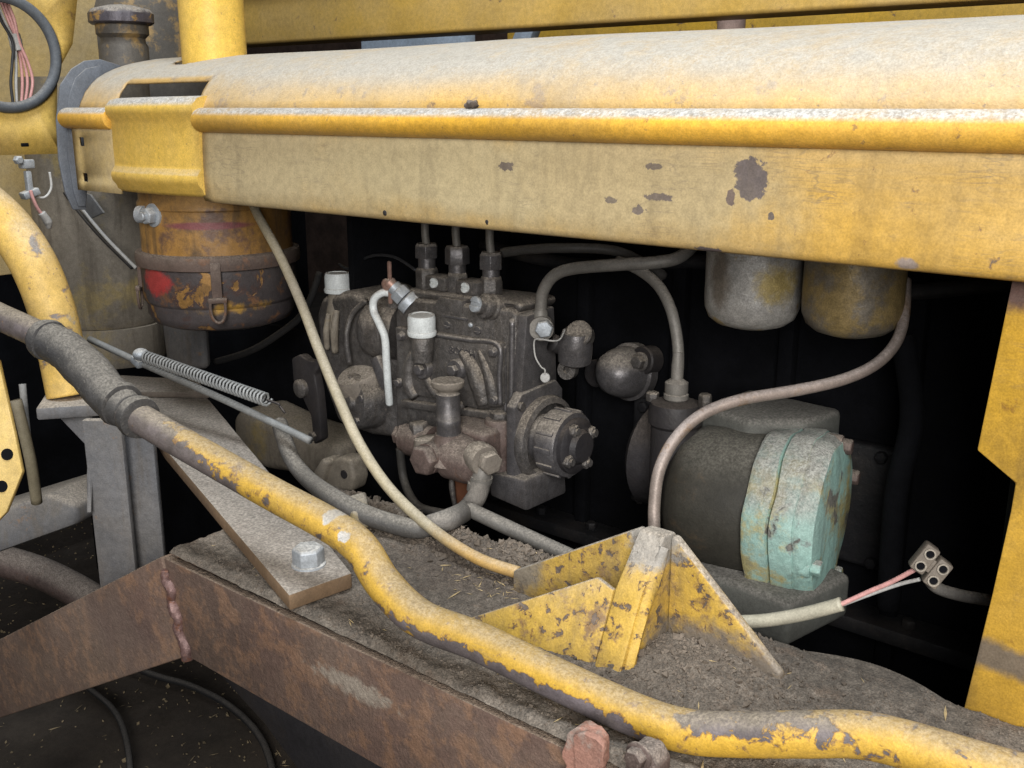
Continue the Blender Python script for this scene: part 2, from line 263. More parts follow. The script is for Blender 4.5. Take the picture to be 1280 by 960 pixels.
# ------------------------------------------------------------------ mesh builder
def basis(axis):
    a = V(axis).normalized()
    h = AZ if abs(a.z) < 0.9 else AX
    u = h.cross(a).normalized(); v = a.cross(u)
    return a, u, v
class B:
    def __init__(s): s.bm = bmesh.new(); s.wear = None
    def _merge(s, t, bev=0, seg=2, ang=25):
        bmesh.ops.recalc_face_normals(t, faces=t.faces)
        if bev:
            es = [e for e in t.edges if len(e.link_faces) == 2 and e.calc_face_angle(0) > math.radians(ang)]
            bmesh.ops.bevel(t, geom=es, offset=bev, offset_type='OFFSET', segments=seg, profile=0.5, affect='EDGES', clamp_overlap=True)
        me = bpy.data.meshes.new('tmp'); t.to_mesh(me); t.free(); s.bm.from_mesh(me); bpy.data.meshes.remove(me)
        return s
    def box(s, c, size, rot=None, bev=.002, seg=2):
        t = bmesh.new(); bmesh.ops.create_cube(t, size=1)
        R = rot.to_3x3() if rot else Matrix.Identity(3)
        for v in t.verts: v.co = V(c) + R @ V((v.co.x*size[0], v.co.y*size[1], v.co.z*size[2]))
        return s._merge(t, bev, seg)
    def prism(s, pts, ext, bev=.002, seg=2, ang=25):
        t = bmesh.new(); ext = V(ext)
        a = [t.verts.new(V(p)) for p in pts]; b = [t.verts.new(V(p)+ext) for p in pts]
        t.faces.new(a); t.faces.new(b[::-1]); n = len(pts)
        for i in range(n): t.faces.new((a[i], b[i], b[(i+1) % n], a[(i+1) % n]))
        return s._merge(t, bev, seg, ang)
    def pp(s, px, Y, depth, bev=.002, seg=2, ang=25):      # outline seen in the photograph, standing on the plane y = Y
        return s.prism([PY(x, y, Y) for x, y in px], (0, depth, 0), bev, seg, ang)
    def lathe(s, o, axis, prof, n=32, bev=0, squash=None, rfun=None, phase=0):
        a, u, v = basis(axis); o = V(o); t = bmesh.new(); rings = []
        for r, h in prof:
            if r <= 1e-6: rings.append([t.verts.new(o+a*h)])
            else:
                ring = []
                for i in range(n):
                    th = 2*math.pi*i/n+phase; rr = r*(rfun(th) if rfun else 1)
                    ring.append(t.verts.new(o+a*h+u*(rr*math.cos(th))+v*(rr*math.sin(th)*(squash or 1))))
                rings.append(ring)
        for A, C in zip(rings, rings[1:]):
            for i in range(n):
                j = (i+1) % n
                if len(A) == 1 and len(C) == 1: continue
                if len(A) == 1: t.faces.new((A[0], C[j], C[i]))
                elif len(C) == 1: t.faces.new((A[i], A[j], C[0]))
                else: t.faces.new((A[i], A[j], C[j], C[i]))
        if len(rings[0]) > 1: t.faces.new(rings[0])
        if len(rings[-1]) > 1: t.faces.new(rings[-1][::-1])
        return s._merge(t, bev)
    def hex(s, o, axis, af, h, n=6, phase=0.2):              # nut / bolt head with chamfered end
        r = af/2/math.cos(math.pi/n)
        return s.lathe(o, axis, [(r, 0), (r, h*.82), (r*.86, h)], n, bev=af*.03, phase=phase)
    def bolt(s, o, axis, af, h=None, washer=1.5):
        h = h or af*.55; a = V(axis).normalized()
        if washer: s.lathe(o, a, [(af*.5*washer, 0), (af*.5*washer, af*.1), (af*.46*washer, af*.14)], 20)
        s.hex(V(o)+a*(af*.12 if washer else 0), a, af, h); return s
    def tube(s, pts, r, n=14, sub=8, cap=True, wear=None, jitter=0):
        P_ = [V(p) for p in pts]; fine = []; rads = []
        rl = r if isinstance(r, (list, tuple)) else [r]*len(P_)
        for i in range(len(P_)-1):
            p0 = P_[max(0, i-1)]; p1 = P_[i]; p2 = P_[i+1]; p3 = P_[min(len(P_)-1, i+2)]
            k = sub if len(P_) > 2 else 1
            for j in range(k):
                t = j/k
                fine.append(0.5*((2*p1)+(p2-p0)*t+(2*p0-5*p1+4*p2-p3)*t*t+(3*p1-p0-3*p2+p3)*t**3)); rads.append(rl[i]*(1-t)+rl[i+1]*t)
        fine.append(P_[-1]); rads.append(rl[-1])
        t_ = bmesh.new(); lay = t_.verts.layers.float.new('wear') if wear else None
        T = (fine[1]-fine[0]).normalized(); a, u, v = basis(T); rings = []
        for i, p in enumerate(fine):
            Tn = (fine[min(i+1, len(fine)-1)]-fine[max(i-1, 0)]).normalized()
            q = T.rotation_difference(Tn); u = q @ u; v = q @ v; T = Tn; ring = []
            for k in range(n):
                th = 2*math.pi*k/n; nn = u*math.cos(th)+v*math.sin(th)
                vv = t_.verts.new(p+nn*(rads[i]*(1+random.uniform(-jitter, jitter))))
                if wear: vv[lay] = wear(i/(len(fine)-1), nn)
                ring.append(vv)
            rings.append(ring)
        for A, C in zip(rings, rings[1:]):
            for k in range(n): t_.faces.new((A[k], A[(k+1) % n], C[(k+1) % n], C[k]))
        if cap: t_.faces.new(rings[0][::-1]); t_.faces.new(rings[-1])
        if wear: s.bm.verts.layers.float.new('wear')
        return s._merge(t_)
    def ball(s, c, r, scale=(1, 1, 1), rot=None, u=24, v=14):
        t = bmesh.new(); bmesh.ops.create_uvsphere(t, u_segments=u, v_segments=v, radius=r)
        R = rot.to_3x3() if rot else Matrix.Identity(3)
        for q in t.verts: q.co = V(c)+R @ V((q.co.x*scale[0], q.co.y*scale[1], q.co.z*scale[2]))
        return s._merge(t)
    def rough(s, amp, freq):                               # uneven cast or broken surface
        for v in s.bm.verts: v.co += mnoise.noise_vector(v.co*freq)*amp
        return s
    def done(s, name, m, parent=None, ang=38, **props):
        me = bpy.data.meshes.new(name); s.bm.to_mesh(me); s.bm.free()
        me.materials.append(M[m] if isinstance(m, str) else m)
        for p in me.polygons: p.use_smooth = True
        me.set_sharp_from_angle(angle=math.radians(ang))
        o = bpy.data.objects.new(name, me); COL.objects.link(o)
        if parent is not None:
            o.parent = parent
            r = parent
            off = V((0, 0, 0))
            while r is not None: off += r.location; r = r.parent
            o.location = -off if parent.type == 'EMPTY' else (0, 0, 0)
        for k, v in props.items(): o[k] = v
        return o
def thing(name, label, cat, loc=(0, 0, 0), group=None):
    o = bpy.data.objects.new(name, None); COL.objects.link(o); o.location = V(loc); o.empty_display_size = .05
    o['label'] = label; o['category'] = cat
    if group: o['group'] = group
    return o
def tag(o, label, cat, group=None):
    o['label'] = label; o['category'] = cat
    if group: o['group'] = group
    return o
def pts_mesh(name, verts, faces, m, parent=None, ang=38, **props):
    b = B(); b.bm.free(); b.bm = bmesh.new()
    vs = [b.bm.verts.new(v) for v in verts]
    for f in faces: b.bm.faces.new([vs[i] for i in f])
    return b.done(name, m, parent, ang, **props)
def solid(o, th, off=-1, bev=0):
    md = o.modifiers.new('solidify', 'SOLIDIFY'); md.thickness = th; md.offset = off
    return o
def screw_head(b, o, axis, r, h):                          # slotted cheese head
    a, u, v = basis(axis); o = V(o)
    for sgn in (1, -1):
        pts = []
        for i in range(11):
            th = math.radians(12+(180-24)*i/10)
            pts.append(o+u*(r*math.cos(th))+v*(sgn*r*math.sin(th)))
        b.prism(pts, a*h, r*.12, 2)
    b.lathe(o, a, [(r*.96, 0), (r*.96, h*.55)], 20)
    return b

# ================================================================== SETTING
gb = B(); gv = []
N_ = 60
gverts = []; gf = []
for i in range(N_+1):
    for j in range(N_+1):
        x = -8+13*i/N_; y = -4+12*j/N_
        gverts.append((x, y, .03*mnoise.noise(V((x*2, y*2, 0)))-.02))
for i in range(N_):
    for j in range(N_):
        a = i*(N_+1)+j; gf.append((a, a+N_+1, a+N_+2, a+1))
pts_mesh('ground', gverts, gf, 'ground', kind='structure')
wb = B(); wb.box((-1.5, 5.2, 1.6), (12, .1, 3.4), bev=.01); wb.done('shed_wall', 'wall', kind='structure')

# grains and straw lying on the ground
def crumbs(name, m, n, place, size, parent=None, straw=0.0, label=None, cat=None):
    vs = []; fs = []
    for _ in range(n):
        p, nrm = place()
        r = size*random.uniform(.4, 1.3)*(1 if random.random() > .06 else 1.8)
        q = Quaternion((random.gauss(0, 1), random.gauss(0, 1), random.gauss(0, 1), random.gauss(0, 1))).normalized()
        st = random.random() < straw
        if st: sc = (r*random.uniform(2, 4.2), r*.35, r*.22); q = Quaternion((0, 0, 1), random.uniform(0, 6.28)) @ Quaternion((0, 1, 0), random.uniform(-.35, .35))
        else: sc = (r*random.uniform(.7, 1.3), r*random.uniform(.6, 1.1), r*random.uniform(.5, .9))
        k = len(vs)
        for d in ((1, 0, 0), (-1, 0, 0), (0, 1, 0), (0, -1, 0), (0, 0, 1), (0, 0, -1)):
            vs.append(tuple(V(p)+q @ V((d[0]*sc[0], d[1]*sc[1], d[2]*sc[2]))+V((0, 0, sc[2]*.5))))
        for a in (0, 1):
            for b_ in (2, 3):
                for c in (4, 5): fs.append((k+a, k+b_, k+c) if (a+b_+c) % 2 else (k+a, k+c, k+b_))
    me = bpy.data.meshes.new(name); me.from_pydata(vs, [], fs); me.materials.append(M[m]); me.validate(); me.update()
    o = bpy.data.objects.new(name, me); COL.objects.link(o); o['kind'] = 'stuff'
    if label: o['label'] = label; o['category'] = cat
    return o
def on_ground():
    while True:
        x = random.uniform(-4.2, -.2); y = random.uniform(.2, 3.2)
        if mnoise.noise(V((x*1.3, y*1.3, 4))) > random.uniform(-.5, .35): return (x, y, .03*mnoise.noise(V((x*2, y*2, 0)))-.018), None
crumbs('straw_litter', 'straw_dim', 8000, on_ground, .0036, straw=.25, label='pale straw and spilled grain scattered on the dark dirt floor', cat='straw')

# ================================================================== FRAME BEAM
ZB = .90; YF = .535; YBK = .77
t = thing('frame_beam', 'rusty brown welded steel frame beam with a mitred bend, under the dusty engine', 'frame beam', (-.6, .65, ZB-.115))
b = B(); b.prism([(.35, YF, ZB), (-.931, YF, ZB-.008), (-.897, YF, ZB-.113), (.35, YF, ZB-.113)], (0, .012, 0), .003).done('front_web', 'rust_beam', t)
b = B(); b.prism([(.35, YF+.0125, ZB), (-.928, YF+.0125, ZB-.008), (-.905, YF+.085, ZB-.004), (-.905, YBK-.02, ZB-.004), (-.15, YBK, ZB), (.35, YBK, ZB)], (0, 0, -.012), .003).done('top_flange', 'rust_beam', t)
b = B(); b.prism([(.35, YBK-.02, ZB-.0125), (-.90, YBK-.03, ZB-.0125), (-.90, YBK-.03, ZB-.113), (.35, YBK-.02, ZB-.113)], (0, .012, 0), .002).done('rear_web', 'rust_beam', t)
# falling leg of the beam, left of the mitre
b = B(); b.prism([(-.935, YF, ZB-.0085), (-1.62, YF, .50), (-1.62, YF, .385), (-.901, YF, ZB-.113)], (0, .07, 0), .003).done('sloping_leg', 'rust_beam', t)
wp = [PY(207+28*i/9+random.uniform(-2, 2), 712+112*i/9, YF-.001) for i in range(10)]
b = B(); b.tube(wp, [.004, .0055, .006, .0055, .007, .0055, .0065, .0055, .007, .006], 12, 9, jitter=.06).rough(.0012, 150).done('weld_seam', 'weld', t)
# dirt lying on the top flange: a real uneven layer
def dirt_h(x, y):
    h = .0025+.004*max(0, mnoise.noise(V((x*18, y*18, 1))))+.0022*mnoise.noise(V((x*60, y*60, 3)))+.0014*mnoise.noise(V((x*170, y*170, 5)))
    h += .017*math.exp(-(((x+.375)/.065)**2+((y-.69)/.05)**2))*(1+.5*mnoise.noise(V((x*22, y*22, 4))))        # mound behind the bracket
    h += .012*math.exp(-((y-.745)/.022)**2)*(1+.8*mnoise.noise(V((x*30, y*30, 8))))*(1 if x < -.5 else .35)
    h += .004*math.exp(-((y-.545)/.008)**2)*max(0, .6+mnoise.noise(V((x*40, 0, 8))))
    h -= .006*math.exp(-(((x+.66)/.06)**2+((y-.70)/.04)**2))
    e = min(1, max(0, (y-YF)/.006), max(0, (YBK-y)/.006+.3*mnoise.noise(V((x*40, 2, 2)))))
    return max(0.0005, h)*max(.1, e)
nx, ny = 420, 84; X0, X1 = -.918, .12
dv = []; df = []
for i in range(nx+1):
    for j in range(ny+1):
        x = X0+(X1-X0)*i/nx; y = YF+.001+(YBK-YF-.0+.02*(x > -.33)*(x < -.20)*math.sin((x+.33)/.13*3.14)-.002)*j/ny
        if j == 0: y -= .002*max(0, mnoise.noise(V((x*50, 1, 1))))
        dv.append((x, y, ZB+.0006+dirt_h(x, y)))
for i in range(nx):
    for j in range(ny):
        a = i*(ny+1)+j; df.append((a, a+ny+1, a+ny+2, a+1))
pts_mesh('dirt_layer', dv, df, 'dirt', None, 180, kind='stuff', label='dry grey dirt caked along the top of the frame beam', category='dirt')
def on_beam():
    while True:
        x = random.uniform(-.9, .05); y = random.uniform(YF+.003, YBK-.003)
        k = .35+.9*math.exp(-((y-.745)/.03)**2)*(x < -.45)+1.2*math.exp(-(((x+.375)/.07)**2+((y-.69)/.05)**2))+.7*math.exp(-((y-.547)/.012)**2)
        k *= .6+.8*mnoise.noise(V((x*14, y*14, 9)))
        if random.random()*1.6 < k: return (x, y, ZB+dirt_h(x, y)), None
crumbs('dirt_crumbs', 'grain_dirt', 15000, on_beam, .0013, straw=.03, label='loose crumbs of dirt strewn over the frame beam', cat='dirt')
def on_beam_back():
    x = random.uniform(-.88, -.45); y = random.gauss(.735, .018); return (x, y, ZB+dirt_h(x, y)), None
crumbs('dirt_clods', 'grain_dirt', 900, on_beam_back, .0035, straw=.12, label='coarse dirt clods heaped along the rear edge of the frame beam', cat='dirt')
def by_bracket():
    x = random.gauss(-.37, .05); y = random.gauss(.685, .03); return (x, y, ZB+dirt_h(x, y)), None
crumbs('dirt_lumps', 'grain_dirt', 420, by_bracket, .0026, straw=.06, label='coarse dirt lumps piled against the yellow gusset bracket', cat='dirt')
def on_beam_straw():
    x, y = (random.gauss(-.60, .03), random.gauss(.70, .02)) if random.random() < .4 else (random.uniform(-.9, -.1), random.uniform(YF+.01, YBK-.01))
    return (x, y, ZB+dirt_h(x, y)+.001), None
crumbs('straw_bits', 'straw', 130, on_beam_straw, .0016, straw=1.0, label='short straw bits lying in the dirt on the frame beam', cat='straw')
# rolled rear lip pipe
b = B(); b.tube([PZ(585, 636, .905), PZ(640, 662, .905), PZ(700, 690, .905), PZ(770, 722, .905)], .0085, 12)
tag(b.done('lip_tube', 'pipe', ang=180), 'thin grey tube lying along the rear edge of the frame beam behind the dirt', 'tube')

# ================================================================== YELLOW GUSSET BRACKET
XP = -.431
t = thing('gusset_bracket', 'chipped yellow welded bracket with triangular gussets standing on the frame beam', 'bracket', (-.45, .66, ZB))
prof = [(.626, .893), (.660, .964), (.694, 1.006), (.712, 1.004), (.755, .893)]
b = B(); b.prism([(XP-.013, y, z) for y, z in prof], (.026, 0, 0), .003).done('post_plate', 'bracket', t)
b = B(); b.tube([(XP+.014, .640, .90), (XP+.014, .664, .955), (XP+.013, .692, .996)], [.005, .006, .005], 10, 6, jitter=.15).done('weld_seam', 'bracket', t)
gf0 = PZ(581, 778, ZB)
def gus(p, y, th, name):
    b = B(); b.prism([V((q[0], y+(q[2] if len(q) > 2 else 0), q[1])) for q in p], (0, th, 0), .0025); return b.done(name, 'bracket', t)
ga, gb_, gc = V((-.580, .616, .897)), V((XP-.0135, .630, .895)), V((XP-.0135, .659, .962))
gn = (gb_-ga).cross(gc-ga).normalized()
def onplane(px, py): r = ray(px, py); return CAM+r*((ga-CAM).dot(gn)/r.dot(gn))
b = B(); b.prism([ga, onplane(581, 774), onplane(746, 721), gc, gb_], gn*(-.009 if gn.y < 0 else .009), .002).done('gusset', 'bracket', t)
c1 = PY(641, 714, .697); c2 = PY(797, 661, .697)
b = B(); b.prism([(c1.x, .697, .893), (c1.x, .697, c1.z), (c2.x, .697, c2.z), (XP-.0135, .697, 1.004), (XP-.0135, .697, .893)], (0, .009, 0), .002).done('gusset', 'bracket', t)
e1 = PY(842, 672, .705); e2 = PY(977, 843, .705)
b = B(); b.prism([(XP+.0135, .702, .893), (XP+.0135, .702, 1.003), (e1.x+.004, .702, e1.z), (e2.x, .702, e2.z), (e2.x+.001, .702, .893)], (0, .010, 0), .002).done('gusset', 'bracket', t)

# ================================================================== ARM PLATE WITH BOLT
t = thing('arm_plate', 'flat dusty steel arm plate bolted to the frame beam under the bent yellow rail', 'plate', PZ(362, 752, .905))
ztop = .922
poly = [PZ(x, y, ztop) for x, y in ((361, 744), (440, 716), (395, 660), (262, 500), (246, 484), (150, 478), (205, 560))]
b = B(); po = b.prism(poly, (0, 0, -.016), .002).done('plate_body', 'plate', t)
po.data.materials.append(M['plate_edge'])
for f_ in po.data.polygons: f_.material_index = 1 if abs(f_.normal.z) < .6 else 0
bp = PZ(386, 706, ztop)
b = B(); b.lathe(bp, AZ, [(.0165, 0), (.0165, .002), (.015, .0025)], 24).hex(bp+AZ*.0025, AZ, .027, .017, phase=.4)
b.done('bolt_head', 'zinc', t)
# raised edge of the plate far end
b = B(); p_ = [PZ(x, y, ztop+.0005) for x, y in ((150, 476), (247, 482), (262, 498), (165, 497))]; b.prism(p_, (0, 0, .010), .002).done('end_pad', 'plate', t)

# ================================================================== BENT YELLOW RAIL
rp = [D(-60, 368, 1.24), D(0, 396, 1.20), D(75, 434, 1.13), D(130, 494, 1.08), D(190, 532, 1.05), D(260, 572, 1.01), D(340, 617, .965), D(410, 655, .925), D(450, 684, .90), D(480, 730, .875), D(525, 773, .845),
      D(600, 803, .82), D(700, 851, .785), D(800, 896, .755), D(860, 914, .74), D(920, 918, .725), D(1000, 918, .705), D(1070, 918, .69), D(1130, 930, .675), D(1220, 957, .655), D(1320, 985, .635)]
def rail_wear(tt, n):
    i = tt*(len(rp)-1)
    keys = [(0, .35, 0), (4.0, .33, 0), (4.8, .10, .25), (6, -.02, .06), (9.3, -.03, .05), (10.2, -.02, .30), (12.6, -.02, .34), (13.4, .02, .12), (14.5, .10, -.25), (16, .06, -.05), (17.5, .05, 0), (19, .0, 0), (25, 0, 0)]
    for (a, w0, u0), (b_, w1, u1) in zip(keys, keys[1:]):
        if a <= i <= b_:
            k = (i-a)/(b_-a); return (w0+(w1-w0)*k)+(u0+(u1-u0)*k)*max(-1, min(1, (.42-n.z)*1.6))
    return 0
scuff = [(D(412, 645, .91), (.006, .03, .006), (.55, .53, .50), 1.0, 140, .2), (D(425, 672, .89), (.006, .03, .004), (.55, .53, .50), 1.1, 140, .2)]
M['rail'] = mat('rail_flaking_yellow_paint', (0.57, 0.335, 0.03), 0.5, var=.2, film=.18, dcol=(.30, .25, .18), dust=.7, dlo=.40, dhi=1.0, wear=True, chips=(0.30, 60, (.125, .105, .115)), rust=(.12, 45, (.22, .12, .05)), bump=.28, speck=.8, grime=.35, scratch=.3, spots=scuff)
t = thing('bent_rail', 'bent yellow tubular rail with flaking paint running across the frame beam', 'rail', rp[10]-AZ*.017)
b = B(); b.tube(rp, .0156, 24, 12, wear=rail_wear).done('rail_tube', 'rail', t, 180)
sl = [D(52, 420, 1.145), D(85, 440, 1.122), D(115, 470, 1.095), D(140, 498, 1.075), D(160, 514, 1.065)]
b = B(); b.tube(sl, [.0195, .0215, .0225, .0215, .0195], 22, 8, jitter=.02).rough(.0012, 60)
sv = b.done('rubber_sleeve', 'sleeve', t, 180)
for (x, y, d, r) in ((60, 425, 1.14, .0222), (150, 505, 1.07, .0228), (172, 521, 1.058, .0215)):
    c = D(x, y, d); ax = (D(x+20, y+(10 if x == 60 else 14), d-.02)-c).normalized()
    b = B(); b.lathe(c-ax*.006, ax, [(r-.003, -.001), (r, 0), (r+.001, .006), (r, .012), (r-.003, .013)], 24).rough(.0008, 90); b.done('sleeve_clamp', 'sleeve', sv)

# ================================================================== THICK YELLOW TUBE, FLANGE AND COLUMN
DC = 1.33
t = thing('support_column', 'grey welded steel column with a curved yellow tube rising from its flange', 'column', D(150, 760, DC))
hp = [D(-60, 225, 1.30), D(-20, 255, 1.30), D(12, 285, 1.31), D(42, 330, 1.31), D(64, 385, 1.32), D(77, 440, 1.325), D(88, 494, 1.33)]
b = B(); b.tube(hp, .0285, 28, 12).done('curved_tube', 'tube_yel', t, 180)
Rc = Matrix.Rotation(YAW+.25, 4, 'Z')
c = D(108, 503, DC); b = B(); b.box(c, (.105, .085, .016), Rc, .003); b.done('flange', 'grey_steel', t)
c1, c2 = D(152, 512, DC), D(158, 800, DC)
ex = Rc @ V((1, 0, 0)); ey = Rc @ V((0, 1, 0))
b = B(); base = D(112, 512, DC)
zt, zb_ = D(150, 512, DC).z, .745
def colbox(px0, px1, dz0, th, name, m, dd=0):
    p0 = D(px0, 620, DC+dd); p1 = D(px1, 620, DC+dd); p0.z = p1.z = 0
    d_ = (p1-p0).normalized(); nrm = V((-d_.y, d_.x, 0))
    b = B(); b.prism([p0+AZ*zb_, p1+AZ*zb_, p1+AZ*(zt-dz0), p0+AZ*(zt-dz0)], nrm*th, .0025); return b.done(name, m, t)
colbox(112, 160, 0, .012, 'web', 'grey_steel', -.02)
colbox(160.5, 198, .0, .012, 'side_web', 'grey_steel', .01)
b = B(); b.prism([D(62, 510, DC-.02), D(112, 511, DC-.02), D(112, 562, DC-.02)], ey*.010, .002).done('gusset', 'grey_steel', t)
b = B(); b.tube([D(112, 508, DC-.025), D(112, 560, DC-.025), D(112, 640, DC-.025)], .003, 8, 5, jitter=.2).done('weld_seam', 'grey_steel', t)

# ================================================================== HOOD
XL, XR = -1.43, .35
t = thing('engine_hood', 'long dusty yellow sheet metal engine hood with a rolled bead and scraped side panel', 'hood', (-.5, .75, 1.238))
hp_ = [(.7525, 1.346), (.757, 1.356), (.765, 1.3695), (.775, 1.3805), (.785, 1.3885), (.797, 1.395), (.81, 1.4005), (.825, 1.4055), (.84, 1.4095), (.86, 1.4135), (.88, 1.417), (.905, 1.4195), (.93, 1.421), (.96, 1.4215),
       (1.0, 1.422), (1.1, 1.4225), (1.25, 1.421), (1.4, 1.417), (1.5, 1.40), (1.56, 1.36), (1.58, 1.30), (1.585, 1.20)]
hq = []
for (y0, z0), (y1, z1) in zip(hp_, hp_[1:]):
    k_ = 3 if .79 < y0 < .95 else 1
    for q in range(k_): hq.append((y0+(y1-y0)*q/k_, z0+(z1-z0)*q/k_))
hp_ = hq+[hp_[-1]]
xs = []; x = XL
while x < XR: xs.append(x); x += .004 if x < -1.1 else .02
xs.append(XR)
hx0, hx1 = PY(158, 104, .775).x, PY(262, 100, .775).x
xs = sorted(set([v for v in xs if min(abs(v-hx0), abs(v-hx1)) > .004]+[hx0, hx1]))
pc = PY(268, 68, .87)                                     # exhaust axis
PR = .046
vs, fs = [], []
def warp(x): return .006*math.exp(-((x-XL)/.03)**2)
for x in xs:
    for (y, z) in hp_: vs.append((x, y+warp(x), z+.0025*mnoise.noise(V((x*4, y*6, 2)))*(y > .77)))
m_ = len(hp_)
for i in range(len(xs)-1):
    for j in range(m_-1):
        xm = (xs[i]+xs[i+1])/2; ym = (hp_[j][0]+hp_[j+1][0])/2
        if hx0 <= xm <= hx1 and .753 < ym < .775: continue
        if (xm-pc.x+.010)**2+(ym-pc.y)**2 < (PR+.004)**2: continue
        a = i*m_+j; fs.append((a, a+m_, a+m_+1, a+1))
o = pts_mesh('top_shell', vs, fs, 'hood_top', t, 60); solid(o, .003, -1)
# rolled bead (half round) in two lengths
def bead(x0, x1):
    pr = []
    for i in range(15):
        th = math.radians(100-200*i/14); pr.append((.7515-.017*math.cos(th), 1.334+.0145*math.sin(th)))
    pr += [(.756, 1.320), (.756, 1.348)]
    b = B(); b.prism([V((x0, y, z)) for y, z in pr], (x1-x0, 0, 0), .0025, 2, 50); return b.done('bead', 'hood_bead', t)
bead(-1.123, XR); bead(-1.447, -1.325)
# side panel with folded lower lip
sv_, sf_ = [], []; pz = [(.760, 1.330), (.7525, 1.324), (.7515, 1.316), (.7505, 1.30), (.7500, 1.28), (.7500, 1.26), (.7505, 1.243), (.7520, 1.2395), (.757, 1.238), (.775, 1.238)]
xs2 = [-1.127+(XR+1.127)*i/70 for i in range(71)]
for x in xs2:
    for y, z in pz: sv_.append((x, y+.0016*mnoise.noise(V((x*5, z*9, 0))), z))
for i in range(70):
    for j in range(len(pz)-1): a = i*len(pz)+j; sf_.append((a, a+1, a+1+len(pz), a+len(pz)))
o = pts_mesh('side_panel', sv_, sf_, 'hood_side', t, 60); solid(o, .003, 1)
for (x, y) in ((482, 266), (610, 277)): B().lathe(PY(x, y, .7488), -AY, [(.003, 0), (.003, .0012), (.0018, .002)], 10).done('rivet', 'iron_dark', t)
# front flange plate with two square holes
fx0, fx1, fz0, fz1 = -1.432, -1.318, 1.236, 1.322
h1, h2 = PY(105, 177, .7505), PY(103, 221, .7505); hs = .0075
gx = [fx0, h1.x-hs, h1.x+hs, fx1]; gz = [fz0, h2.z-hs*.8, h2.z+hs*.8, h1.z-hs*.8, h1.z+hs*.8, fz1]
gvv, gff = [], []
for x in gx:
    for z in gz: gvv.append((x, .7505, z))
for i in range(3):
    for j in range(5):
        if i == 1 and j in (1, 3): continue
        a = i*6+j; gff.append((a, a+6, a+7, a+1))
o = pts_mesh('front_flange', gvv, gff, 'flange_yel', t, 60); solid(o, .004, 1)
# curled flake of lifted paint and a small clod on the bead
fl = PY(596, 108, .785); b = B()
b.prism([PY(x, y, .775) for x, y in ((585, 108), (590, 99), (600, 97), (609, 99), (606, 109), (598, 117), (588, 121), (590, 113))], (0, .001, .0006), 0).done('paint_flake', 'flake', t)

b = B(); b.ball(PY(590, 131, .748), .0055, (1.6, .7, .8), None, 14, 10).rough(.003, 180); b.done('dirt_clod', 'dirt_dark', t)
# embossed cover strap
t2 = thing('strap_cover', 'bright yellow embossed cover with two raised ridges clamped over the hood side', 'cover', (-1.23, .74, 1.24))
cx0, cx1 = -1.322, -1.122
cp = [(.766, 1.361), (.752, 1.3615), (.742, 1.359), (.735, 1.352), (.7335, 1.347), (.7345, 1.341), (.740, 1.334), (.741, 1.328), (.7405, 1.30), (.7405, 1.278), (.740, 1.274), (.735, 1.268), (.7335, 1.262), (.735, 1.256), (.740, 1.250), (.742, 1.245), (.746, 1.241), (.76, 1.240)]
vs, fs = [], []
for i in range(25):
    u_ = i/24; x = cx0+(cx1-cx0)*u_; bow = .010*(1-(2*u_-1)**2)
    for y, z in cp: vs.append((x, y-bow+.004, z+.002*(u_-.5)))
for i in range(24):
    for j in range(len(cp)-1): a = i*len(cp)+j; fs.append((a, a+1, a+1+len(cp), a+len(cp)))
fs.append(tuple(range(len(cp)))); fs.append(tuple(24*len(cp)+k for k in range(len(cp)))[::-1])
o = pts_mesh('cover_sheet', vs, fs, 'cover', t2, 50)

# exhaust stack
b = B(); b.lathe((pc.x, pc.y, 1.385), AZ, [(.043, 0), (.043, .47), (.040, .47), (.040, .0)], 40)
tag(b.done('exhaust_stack', 'cover'), 'upright yellow round stack pipe rising through the dusty hood', 'pipe')

# far beam above the hood
t = thing('upper_beam', 'long yellow steel beam with a folded upper edge behind the hood', 'beam', (-1.2, 1.75, 1.50))
za = 1.503
b = B(); b.box((-1.1, 1.76, za+.06), (3.25, .10, .12), bev=.008, seg=3).done('beam_body', 'arm_yellow', t)
b = B(); b.box((-1.1, 1.742, za+.178), (3.25, .13, .075), bev=.006).done('upper_fold', 'arm_yellow', t)
b = B(); b.box((-1.0, 2.5, 1.50), (2.2, .06, .13), bev=.005); tag(b.done('far_rail', 'yellow'), 'distant yellow rail glimpsed between hood and upper beam', 'rail')
b = B(); p = PY(520, 50, 2.2); b.box((p.x, 2.2, p.z-.06), (.42, .05, .16), bev=.012); tag(b.done('tin_sheet', 'pale_blue'), 'pale blue grey sheet glimpsed behind the hood under the upper beam', 'sheet')
b = B(); p = PY(914, 35, 2.1); b.lathe((p.x, 2.1, p.z-.15), AZ, [(.03, 0), (.03, .19), (.025, .195)], 20); tag(b.done('pink_pipe_end', 'pale_pink'), 'short dusty pink pipe end glimpsed above the hood crest', 'pipe')
b = B(); p = PY(650, 48, 2.0); b.box((p.x, 2.0, p.z-.03), (.05, .03, .2), Matrix.Rotation(.5, 4, 'Y'), .004); tag(b.done('slanted_strut', 'pale_blue'), 'slanted pale strut glimpsed between hood and upper beam', 'strut')

